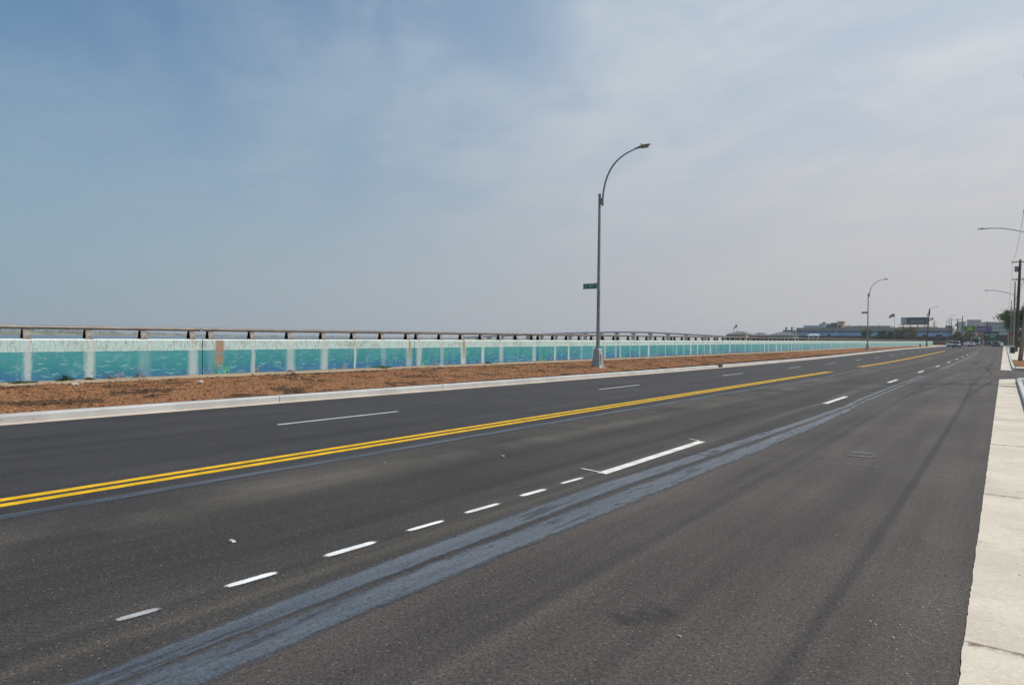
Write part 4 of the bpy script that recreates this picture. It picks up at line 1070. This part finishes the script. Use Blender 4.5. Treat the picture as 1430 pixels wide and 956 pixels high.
def bus(x, y):
    r = empty('bus', (x, y, zr(y))); tag(r, 'white city bus with dark windscreen coming towards us', 'bus'); pm = paint('bus_paint', (.55, .56, .56))
    loft([(-6, 1.22, 1.15, .35, 3.0), (-5.9, 1.28, 1.22, .32, 3.12), (5.9, 1.28, 1.22, .32, 3.12), (6, 1.24, 1.18, .4, 3.05)]).build('body', pm, r)
    MB().box(-1.1, 1.1, -6.04, -5.98, 1.25, 2.55, .06, 0).build('windscreen', MATS['glass'], r)
    MB().box(-.95, .95, -6.03, -5.98, 2.66, 2.95).build('destination_sign', MATS['black'], r)
    MB().box(-1.25, 1.25, -6.09, -5.98, .34, .62).build('bumper', MATS['dark_metal'], r)
    for s in (-1, 1):
        MB().box(s * .95 - .14, s * .95 + .14, -6.05, -5.98, .72, .95).build('headlight', MATS['headlight'], r)
        for k in range(7): MB().box(min(s * 1.27, s * 1.245), max(s * 1.27, s * 1.245), -5.4 + 1.55 * k, -4.1 + 1.55 * k, 1.45, 2.55).build('side_window', MATS['glass'], r)
        MB().box(s * 1.45 - .1, s * 1.45 + .1, -6.2, -6.1, 1.7, 2.2).build('mirror', MATS['black'], r)
        for yy in (-3.6, 3.4):
            w = MB().tube([(s * 1.0, yy, .48), (s * 1.285, yy, .48)], .48, 16).build('wheel', MATS['tyre'], r); MB().tube([(s * 1.27, yy, .48), (s * 1.295, yy, .48)], .28, 12).build('rim', MATS['rim'], w)
bus(-8.2, 292)
def pedestrian_sign():
    y = 318.; r = empty('traffic_post', (-6.4, y, zr(y))); tag(r, 'short white marker post in the far street right of the bus', 'post')
    MB().tube([(0, 0, -.05), (0, 0, 1.6)], .09, 8).build('post', MATS['sign_white'], r); MB().box(-.3, .3, -.06, -.03, 1.0, 1.9).build('plate', MATS['sign_white'], r)
pedestrian_sign()

# ------------------------------------------------------------------ far buildings and boards
S('bld_grey', (.30, .295, .27), .8, .12, .3); S('bld_navy', (.035, .11, .24), .7, .15, .3); S('bld_blue', (.27, .45, .70), .6, .15, .3); S('bld_dark', (.075, .045, .04), .9, .3, .4); S('bld_tan', (.55, .42, .25), .8, .12, .5)
S('hazed_glass', (.20, .21, .23), .4, .15, .5); S('bld_pale', (.40, .42, .45), .8, .1, .3); S('roof_slate', (.13, .14, .16), .8, .15, .4); S('bld_white', (.62, .62, .60), .7, .1, .5); S('bld_brown', (.22, .14, .11), .85, .2, .4)
def blue_building():
    M = MATS; y0 = 450.; x0, x1 = -105.8, -23.3; r = empty('long_building', ((x0 + x1) / 2, y0, .97)); tag(r, 'long low grey and blue depot building with a continuous blue band', 'building')
    w = (x1 - x0) / 2
    MB().box(-w, w, 0, 40, 0, 9.3).build('wall', M['bld_grey'], r)
    MB().box(-w - .3, w + .3, -.5, -.002, 7.66, 9.6).build('parapet', M['bld_grey'], r)
    MB().box(-w, w, -.45, -.003, 6.8, 7.655).build('dark_band', M['bld_navy'], r)
    n = 17
    for k in range(n):
        a = -w + 2 * w * k / n; MB().box(a + .05, a + 2 * w / n - .05, -.3, -.004, 4.65, 6.795).build('blue_panel', M['bld_blue'], r)
    MB().box(-w, w, -.15, -.005, 0, 4.6).build('base_wall', M['bld_dark'], r)
    for k in range(12):
        a = -w + 3 + 6.6 * k; MB().box(a, a + 4.0, -.22, -.152, 0, 3.7).build('bay_door', M['black'], r)
    for (a, b) in ((-32.2, -30.4), (-23.5, -21.8), (19.5, 24.0), (27.0, 29.4), (33.5, 36.5)):
        MB().box(a + 0, b + 0, -.36, -.302, 4.7, 5.7).build('window', M['black'], r)
    for a in (-18.5, 11.0, 36.0): MB().box(a - .35, a + .35, -.75, -.45, 6.2, 7.0).build('wall_lamp', M['headlight'], r)
    p = MB().box(-18.4, -15.0, 3, 9, 9.3, 13.4).build('stair_house', M['bld_tan'], r); MB().box(-17.6, -16.6, 2.93, 2.999, 9.3, 11.2).build('doorway', M['black'], p); MB().box(-18.7, -14.7, 2.7, 9.3, 13.4, 13.7).build('coping', M['bld_tan'], p)
    MB().box(-40, -28, 12, 30, 9.3, 11.4).box(-31, -24, 14, 30, 11.4, 12.6).build('roof_shed', M['bld_pale'], r)
    e = MB().box(-26.5, -21.5, 6, 12, 9.3, 11.0).box(-22.4, -18.9, 5, 12, 9.3, 12.8).build('roof_plant', M['roof_slate'], r); MB().box(-27.5, -25.6, 5, 7, 9.3, 13.3).build('vent_box', M['bld_pale'], r)
    MB().box(-14.5, 9.8, 4, 30, 9.3, 10.9).build('upper_storey', M['bld_grey'], r)
    MB().box(-14, -9.5, 2.5, 3.9, 9.3, 10.1).build('roof_hatch', M['bld_tan'], r)
    MB().box(13.5, 33, 14, 30, 9.3, 10.5).build('low_roof_house', M['bld_tan'], r)
    MB().box(37.3, 40.5, 8, 12, 9.3, 10.9).build('roof_unit', M['roof_slate'], r)
    for a in (-6, 4.5, -12): MB().tube([(a, 3, 9.3), (a, 3, 12)], .09, 6).build('vent_pipe', M['dark_metal'], r)
    for k in range(9): MB().lathe([(.4, 0), (.55, .7), (.2, 1.0)], 8, (14 + 2.1 * k, 6 + (k % 3), 9.3)).build('roof_fan', M['bld_brown' if k % 2 else 'bld_tan'], r)
blue_building()
def billboard():
    M = MATS; r = empty('billboard', (-42.3, 457, 10.27)); tag(r, 'dark wide rooftop billboard with white lettering and a pale picture at left', 'billboard'); S('bb_dark', (.045, .055, .075), .6); S('bb_pic', (.33, .36, .42), .6, .35, .6); S('bb_text', (.42, .44, .48), .6)
    MB().box(-7.0, 7.0, -.15, .25, 2.35, 6.5).build('panel', M['dark_metal'], r)
    MB().box(-4.0, 6.95, -.18, -.152, 2.45, 6.42).build('poster', M['bb_dark'], r); MB().box(-6.95, -4.02, -.18, -.152, 2.45, 6.42).build('picture', M['bb_pic'], r)
    rr = random.Random(3); mb = MB(); x = -2.2
    for wlen in (6, 2, 5):                              # lettering too far off to read
        for k in range(wlen):
            w = rr.uniform(.28, .42); mb.box(x, x + .09, -.2, -.182, 3.7, 4.45); mb.box(x + w - .09, x + w, -.2, -.182, 3.7, 4.45)
            zc = rr.choice((3.7, 4.03, 4.36)); mb.box(x + .09, x + w - .09, -.2, -.182, zc, zc + .09); x += w + .12
        x += .35
    mb.build('lettering', M['bb_text'], r)
    MB().box(-8.2, 7.4, -1.1, -.2, 2.0, 2.2).build('catwalk', M['dark_metal'], r)
    for k in range(4): MB().box(-6 + 3.6 * k, -5.6 + 3.6 * k, -.1, .2, 0, 2.35).build('leg', M['bld_brown'], r)
billboard()
def flagpole(x, y, z0, H, lab, w=2.8, h=1.6, droop=.35, dirx=-1):
    r = empty('flagpole', (x, y, z0)); tag(r, lab, 'flag', 'flags on poles'); MB().tube([(0, 0, -.2), (0, 0, H)], [.09, .05], 8).build('pole', MATS['galv'], r); MB().lathe([(.02, 0), (.1, .08), (.02, .18)], 8, (0, 0, H)).build('finial', MATS['galv_pale'], r)
    me = bpy.data.meshes.new('flag'); nx, nz = 14, 6; v = []; f = []; UV = []
    for i in range(nx + 1):
        for j in range(nz + 1):
            s = i / nx; t = j / nz; v.append((dirx * w * s * (1 - .12 * s), .22 * math.sin(s * 8) * s, H - .15 - h * (1 - t) * (1 - .15 * s) - droop * w * s * s)); UV.append((s, t))
    for i in range(nx):
        for j in range(nz): a = i * (nz + 1) + j; f.append((a, a + nz + 1, a + nz + 2, a + 1))
    me.from_pydata(v, [], f); uv = me.uv_layers.new(name='UVMap')
    for l in me.loops: uv.data[l.index].uv = UV[l.vertex_index]
    me.materials.append(MATS['flag_cloth']); me.polygons.foreach_set('use_smooth', [True] * len(me.polygons)); link('flag', me, r)
flagpole(-43.8, 380, .97, 15.2, 'striped red and white flag on a tall pole left of the billboard')
flagpole(-34.6, 478, .97, 16.4, 'striped flag on a pole just right of the billboard', 2.4, 1.5, .5)
flagpole(-111.6, 350, .97, 9.4, 'drooping dark flag on a thin pole by the marina roofs', 2.4, 1.3, 1.2)
def board(name, x0, x1, y, zb, zt, mat, lab, legs=2, accent=None, z0=.97):
    r = empty(name, ((x0 + x1) / 2, y, z0)); tag(r, lab, 'billboard' if 'sign' not in name else 'sign'); w = (x1 - x0) / 2; zb -= z0; zt -= z0
    MB().box(-w, w, -.1, .15, zb, zt).build('panel', MATS['dark_metal'], r); MB().box(-w + .12, w - .12, -.13, -.102, zb + .12, zt - .12).build('poster', MATS[mat], r)
    for k in range(legs): a = -w * .7 + 1.4 * w * k / max(1, legs - 1); MB().box(a - .12, a + .12, .16, .4, 0, zt - .2).build('leg', MATS['dark_metal'], r)
    if accent:
        for (a, b, c, d, m) in accent: MB().box(-w + 2 * w * a, -w + 2 * w * b, -.16, -.132, zb + (zt - zb) * c, zb + (zt - zb) * d).build('printed_block', MATS[m], r)
S('bb_green', (.22, .36, .05), .6, .25, 1.0); S('bb_dgreen', (.05, .16, .06), .6, .3, 1.0); S('bb_purple', (.17, .10, .27), .6, .2, .6); S('bb_lime', (.42, .5, .08), .6, .2, 1); S('bb_orange', (.42, .2, .08), .6, .3, 1); S('road_green', (.005, .14, .07), .5, .15, 1)
board('street_billboard', -17.2, -11.9, 420, 8.2, 10.9, 'bb_green', 'lime green billboard above the far street, left of the purple one', accent=[(.05, .32, .2, .8, 'bb_dgreen'), (.38, .72, .15, .6, 'bb_lime'), (.78, .95, .3, .85, 'bb_dgreen')])
board('street_billboard', -11.8, -5.3, 432, 7.7, 11.1, 'bb_purple', 'dull purple billboard above the far street', accent=[(.1, .6, .45, .62, 'bb_pic')])
board('road_sign', -4.6, -1.6, 302, 2.9, 6.2, 'road_green', 'large dark green direction sign over the right side of the far street', accent=[(.15, .8, .62, .72, 'sign_white'), (.15, .65, .38, .46, 'sign_white')], z0=.89)
board('road_sign', -6.6, -4.2, 330, 4.2, 6.4, 'road_green', 'smaller green direction sign left of the large one in the far street', accent=[(.2, .8, .45, .6, 'sign_white')], z0=.96)
def shop(name, x0, x1, y, H, mat, lab, depth=14, windows=5, roof=None, group=None, floors=1):
    r = empty(name, ((x0 + x1) / 2, y, .97)); tag(r, lab, 'building', group); w = (x1 - x0) / 2
    MB().box(-w, w, 0, depth, -.2, H).build('wall', MATS[mat], r)
    if roof == 'gable':
        mb = MB(); mb.v += [(-w - .3, -.3, H), (w + .3, -.3, H), (w + .3, depth, H), (-w - .3, depth, H), (0, -.3, H + w * .5), (0, depth, H + w * .5)]; mb.f += [(0, 1, 4), (1, 2, 5, 4), (2, 3, 5), (3, 0, 4, 5), (0, 3, 2, 1)]; mb.build('roof', MATS['roof_slate'], r)
    elif roof == 'hip':
        mb = MB(); mb.v += [(-w - .4, -.4, H), (w + .4, -.4, H), (w + .4, depth, H), (-w - .4, depth, H), (-w * .25, depth * .4, H + 2.0), (w * .25, depth * .4, H + 2.0)]; mb.f += [(0, 1, 5, 4), (1, 2, 5), (2, 3, 4, 5), (3, 0, 4), (0, 3, 2, 1)]; mb.build('roof', MATS['roof_slate'], r)
    else: MB().box(-w - .2, w + .2, -.2, depth + .2, H + .002, H + .5).build('parapet', MATS[mat], r)
    fh = H / floors
    for fl in range(floors):
        for k in range(windows):
            a = -w + 2 * w * (k + .2) / windows; wd = MB().box(a, a + 2 * w / windows * .6, -.05, -.002, fl * fh + fh * .25, fl * fh + fh * .75).build('window', MATS['hazed_glass' if y > 600 else 'glass'], r)  # distant panes use a paler glass, with haze painted into its colour
    return r
shop('shop_building', -22.5, -9.0, 436, 4.6, 'bld_brown', 'low brown shop behind the bus and trees')
shop('shop_building', -11.5, -4.5, 445, 6.3, 'bb_orange', 'orange fronted shop below the purple billboard')
shop('shop_building', -4.6, 2.5, 452, 5.2, 'bld_dark', 'dark low shop behind the green direction signs')
shop('shop_building', -17.0, -11.6, 424, 6.6, 'bld_pale', 'small pale grey shop below the lime green billboard', roof='gable', windows=3)
shop('apartment_block', -13.0, 6.5, 700, 18.8, 'bld_pale', 'wide pale grey apartment block at the end of the street behind the green signs', floors=6, windows=9, depth=20)
shop('apartment_block', -56, -46.5, 1200, 33.0, 'bld_grey', 'hazy slab block at the far left of the skyline', floors=9, windows=5, depth=20, group='hazy skyline blocks')
shop('apartment_block', -45, -28, 1210, 36.0, 'bld_grey', 'hazy tallest block in the middle of the skyline', floors=10, windows=7, depth=20, group='hazy skyline blocks')
shop('apartment_block', -34, -13.5, 1160, 30.5, 'bld_pale', 'hazy wide block right of the tallest skyline block', floors=8, windows=8, depth=20, group='hazy skyline blocks')
shop('apartment_block', -30, -27, 1150, 29.5, 'bld_tan', 'hazy narrow tan tower beside the tallest skyline block', floors=8, windows=2, depth=10, group='hazy skyline blocks')
# marina
shop('marina_pavilion', -142, -128, 424, 5.0, 'bld_grey', 'slate roofed marina pavilion farthest left, behind the drooping flag', roof='hip', windows=6)
shop('marina_pavilion', -126.5, -116, 420, 4.2, 'bld_dark', 'slate roofed marina pavilion with dark front in the middle', roof='hip', windows=7)
shop('marina_pavilion', -115, -101, 420, 4.6, 'bld_grey', 'slate roofed marina pavilion below the tall white boat', roof='hip', windows=6)
shop('marina_hut', -128.5, -126.8, 415, 5.0, 'bld_tan', 'narrow tan hut between two marina pavilions', depth=4, windows=1)
def boat():
    r = empty('moored_boat', (-108.5, 436, .97)); tag(r, 'tall white boat with two stacks rising behind the marina roof', 'boat')
    mb = loft([(-2, .6, .9, -.6, 1.8), (0, 3.2, 3.9, -.9, 1.6), (12, 3.6, 4.0, -.9, 1.5), (16, 3.4, 3.8, -.8, 1.6)]); mb.build('hull', MATS['bld_white'], r)
    MB().box(-3.6, 3.6, 2, 14, 1.5, 5.2, .3, .3).build('cabin', MATS['bld_white'], r); d = MB().box(-3.4, 3.4, 3, 12, 5.2, 8.0, .3, .3).build('bridge_deck', MATS['roof_slate'], r)
    for a in (-1.8, 1.6): MB().lathe([(.5, 0), (.5, 1.4), (.65, 1.5), (.6, 1.9)], 10, (a, 6, 8.0)).build('stack', MATS['roof_slate'], r)
    for k in range(5): MB().box(-2.9 + 1.25 * k, -2.0 + 1.25 * k, 3.0, 3.1, 6.1, 7.0).build('window', MATS['bld_white'], d)
    for k in range(5): MB().box(-2.9 + 1.25 * k, -2.0 + 1.25 * k, 1.98, 2.1, 3.0, 4.2).build('window', MATS['glass'], r)
boat()
def mast(x, y, H, lab):
    r = empty('boat_mast', (x, y, .9)); tag(r, lab, 'mast', 'bare masts at the marina'); MB().tube([(0, 0, -2), (0, 0, H)], [.12, .07], 6).build('pole', MATS['dark_metal'], r); MB().box(-.7, .7, -.04, .04, H * .7, H * .7 + .07).build('spreader', MATS['dark_metal'], r); MB().tube([(0, 0, 2.2), (1.8, 0, 2.4)], .08, 6).build('boom', MATS['dark_metal'], r)
for (x, H, lab) in ((-100.3, 10.1, 'tallest bare mast left of the blue building'), (-104.4, 7.6, 'bare mast in the middle of the marina masts'), (-102.0, 6.0, 'short mast just left of the tallest mast'), (-107.0, 5.4, 'small mast right of the white boat'), (-121, 6.6, 'lone mast above the middle marina pavilion')): mast(x, 421, H, lab)
def pergola():
    r = empty('white_pergola', (-64.2, 300, .87)); tag(r, 'small white pergola shelter standing behind the sea wall', 'pergola')
    for a in (-1.75, 0, 1.75):
        for d in (0, 2.4): MB().box(a - .13, a + .13, d - .13, d + .13, -2.2, 3.5).build('post', MATS['bld_white'], r)
    mb = MB(); mb.v += [(-2.3, -.5, 3.5), (2.3, -.5, 3.5), (2.3, 3, 3.5), (-2.3, 3, 3.5), (-1.4, 1.2, 4.3), (1.4, 1.2, 4.3)]; mb.f += [(0, 1, 5, 4), (1, 2, 5), (2, 3, 4, 5), (3, 0, 4), (0, 3, 2, 1)]; mb.build('roof', MATS['bld_pale'], r); MB().box(-2.0, 2.0, -.3, -.14, 3.15, 3.495).build('beam', MATS['bld_white'], r)
pergola()
# parked cars glimpsed before the depot
for i, (x, c, lab) in enumerate(((-62.5, (.1, .03, .03), 'dark red car parked before the depot right of the second lamp'), (-54, (.35, .36, .37), 'silver car parked before the depot under the trees'), (-31.5, (.3, .3, .3), 'grey car parked at the right end of the depot'), (-34.8, (.5, .1, .07), 'red car parked below the billboard'))):
    o = car(x, 392, R(90), c, lab, True); o['group'] = 'cars parked before the depot'; o.location.z = 1.45
ramp = MB().box(-130, -23.6, 386, 449, .4, 1.45, 2, 2); tag(ramp.build('depot_yard', MATS['bare_ground']), kind='structure')
def verge_wall():
    r = empty('yard_wall', (-20.3, 322, zr(322))); tag(r, 'low dark brick yard wall at the end of the sea wall', 'wall')
    MB().box(-3, 2.6, 0, .35, -.2, 1.5).build('wall', MATS['bld_brown'], r); MB().box(-3.05, 2.65, -.05, .4, 1.502, 1.6).build('coping', MATS['bld_pale'], r)
verge_wall()

# ------------------------------------------------------------------ the bay: bridge and far shore
def bridge():
    r = empty('bay_bridge', (-520, 1000, -1.3)); tag(r, 'long low grey road bridge arching over the bay behind the wall', 'bridge'); S('bridge_grey', (.30, .31, .32), .8, .1, .05)
    # deck heights above the water along its length
    tab = [(-330, 5.0), (-250, 8.0), (-171, 11.2), (-80, 14.4), (0, 16.2), (60, 15.8), (130, 12.6), (170, 10.6), (230, 7.0), (300, 4.0)]
    xs = list(range(-330, 301, 30))
    for a, b in zip(xs, xs[1:]):
        mb = MB(); za, zb = lerp_tab(tab, a), lerp_tab(tab, b)
        for (x, z) in ((a + .05, za), (b - .05, zb)): mb.v += [(x, 0, z - 1.4), (x, 14, z - 1.4), (x, 14, z), (x, 13.6, z + 1.0), (x, .4, z + 1.0), (x, 0, z)]
        mb.f += [(k, k + 6, (k + 1) % 6 + 6, (k + 1) % 6) for k in range(6)] + [tuple(range(6)), tuple(reversed(range(6, 12)))]
        mb.build('deck_span', MATS['bridge_grey'], r)
    for a in xs[1:-1]:
        z = lerp_tab(tab, a) - 1.4; MB().box(a - .9, a + .9, 2, 12, -1, z - 1.0).box(a - 2.2, a + 2.2, 1, 13, z - 1.0, z - .02).build('pier', MATS['bridge_grey'], r)
bridge()
def shore():
    """low far bank of the bay, with trees and a strip of houses"""
    S('shore_green', (.15, .155, .085), .95, .45, .02); S('shore_tan', (.26, .22, .15), .9, .3, .02)
    pts = [(-1350, -60, 3), (-1180, 120, 5), (-1085, 230, 9), (-1050, 330, 8.5), (-1120, 480, 7.5), (-1160, 620, 4.5), (-1250, 850, 3.5), (-1310, 1080, 3.6), (-1300, 1380, 4.2), (-1230, 1620, 4.5), (-1050, 1760, 4.2), (-820, 1840, 4.6), (-640, 1880, 4.2), (-420, 1900, 4.5), (-250, 1850, 4)]
    pts = [(x * 1.6, y * 1.6, h * 1.35) for x, y, h in pts]
    mb = MB(); P = []
    for a, b in zip(pts, pts[1:]):
        for k in range(24): t = k / 24; P.append(tuple(a[i] + (b[i] - a[i]) * t for i in range(3)))
    for x, y, h in P:
        d = Vector((x, y, 0)).normalized(); n = noise.fractal((x * .02, y * .02, 2), 1, 2, 4); hh = max(1.0, h * (.8 + .35 * n) + .9 * noise.noise((x * .11, y * .11, 0)))
        for (o, z) in ((0, -1.6), (3, .2), (18, hh * .35), (30, hh * .9), (60, hh), (400, .5)): mb.v.append((x + d.x * o, y + d.y * o, z - 1.0 + (.6 * noise.noise((x * .3, y * .3, o)) if o > 5 else 0)))
    for i in range(len(P) - 1):
        for j in range(5): a = i * 6 + j; mb.f.append((a, a + 1, a + 7, a + 6))
    tag(mb.build('far_shore', MATS['shore_green'], None, True), kind='structure')
    rr = random.Random(5); hb = MB()
    for i in range(70):
        k = int(len(P) * (.42 + .5 * rr.random())); x, y, h = P[k]; d = Vector((x, y, 0)).normalized(); x += d.x * 5 + rr.uniform(-8, 8); y += d.y * 5 + rr.uniform(-8, 8); w = rr.uniform(3, 8); H = rr.uniform(2.5, 6.0); q = rr.uniform(3, 7)
        hb.box(x - w / 2, x + w / 2, y - q / 2, y + q / 2, -1.5, H - 1); j = len(hb.v); hb.v += [(x - w / 2 - .3, y - q / 2 - .3, H - 1), (x + w / 2 + .3, y - q / 2 - .3, H - 1), (x + w / 2 + .3, y + q / 2 + .3, H - 1), (x - w / 2 - .3, y + q / 2 + .3, H - 1), (x - w / 2, y, H + 1), (x + w / 2, y, H + 1)]; hb.f += [(j, j + 1, j + 5, j + 4), (j + 1, j + 2, j + 5), (j + 2, j + 3, j + 4, j + 5), (j + 3, j, j + 4)]
    tag(hb.build('far_town', MATS['bld_pale']), 'strip of tiny pale houses along the far shore of the bay', 'houses', kind='stuff')
    tb = MB()
    for i in range(9000):
        k = rr.randrange(0, len(P) - 1); x, y, h = P[k]; x2, y2, h2 = P[k + 1]; t = rr.random(); x += (x2 - x) * t; y += (y2 - y) * t
        d = Vector((x, y, 0)).normalized(); o = rr.uniform(15, 55); x += d.x * o; y += d.y * o; cl = noise.noise((x * .03, y * .03, 8))
        if cl < -.05: continue
        z = h * rr.uniform(.4, 1.05) * (1 + .35 * cl) - 1; s = rr.uniform(.6, 1.8); u = Vector((rr.gauss(0, 1), rr.gauss(0, 1), rr.gauss(0, 1))).normalized() * s; v = u.cross(Vector((rr.gauss(0, 1), rr.gauss(0, 1), rr.gauss(0, 1)))).normalized() * s
        p = Vector((x, y, z)); tb.quad(tuple(p - u), tuple(p + v), tuple(p + u), tuple(p - v))
    tag(tb.build('far_wood', MATS['dark_leaf']), 'dark line of trees along the far shore of the bay', 'trees', kind='stuff')
shore()
for (x, y, H, lab) in ((-560, 960, 15.5, 'thin beacon mast over the bay bridge, left of its pair'), (-548, 955, 19.5, 'taller thin beacon mast over the bay bridge')):
    r = empty('beacon_mast', (x, y, -1.3)); tag(r, lab, 'mast'); MB().tube([(0, 0, -1), (0, 0, H)], [.5, .2], 6).build('pole', MATS['dark_metal'], r); MB().box(-1.2, 1.2, -.2, .2, H * .8, H * .8 + .3).build('yard', MATS['dark_metal'], r)

# ------------------------------------------------------------------ hazy summer air
def haze():
    o = MB().box(-2900, 2600, -300, 3600, -4.0, 42).build('haze', None); m = bpy.data.materials.new('haze_air'); m.use_nodes = True; nt = m.node_tree; nt.nodes.clear()
    out = nd(nt, 'ShaderNodeOutputMaterial'); v = nd(nt, 'ShaderNodeVolumePrincipled'); v.inputs['Color'].default_value = (.86, .90, .95, 1); v.inputs['Density'].default_value = .00023; v.inputs['Anisotropy'].default_value = .2
    nt.links.new(v.outputs[0], out.inputs['Volume']); o.data.materials.append(m); tag(o, kind='stuff')
haze()
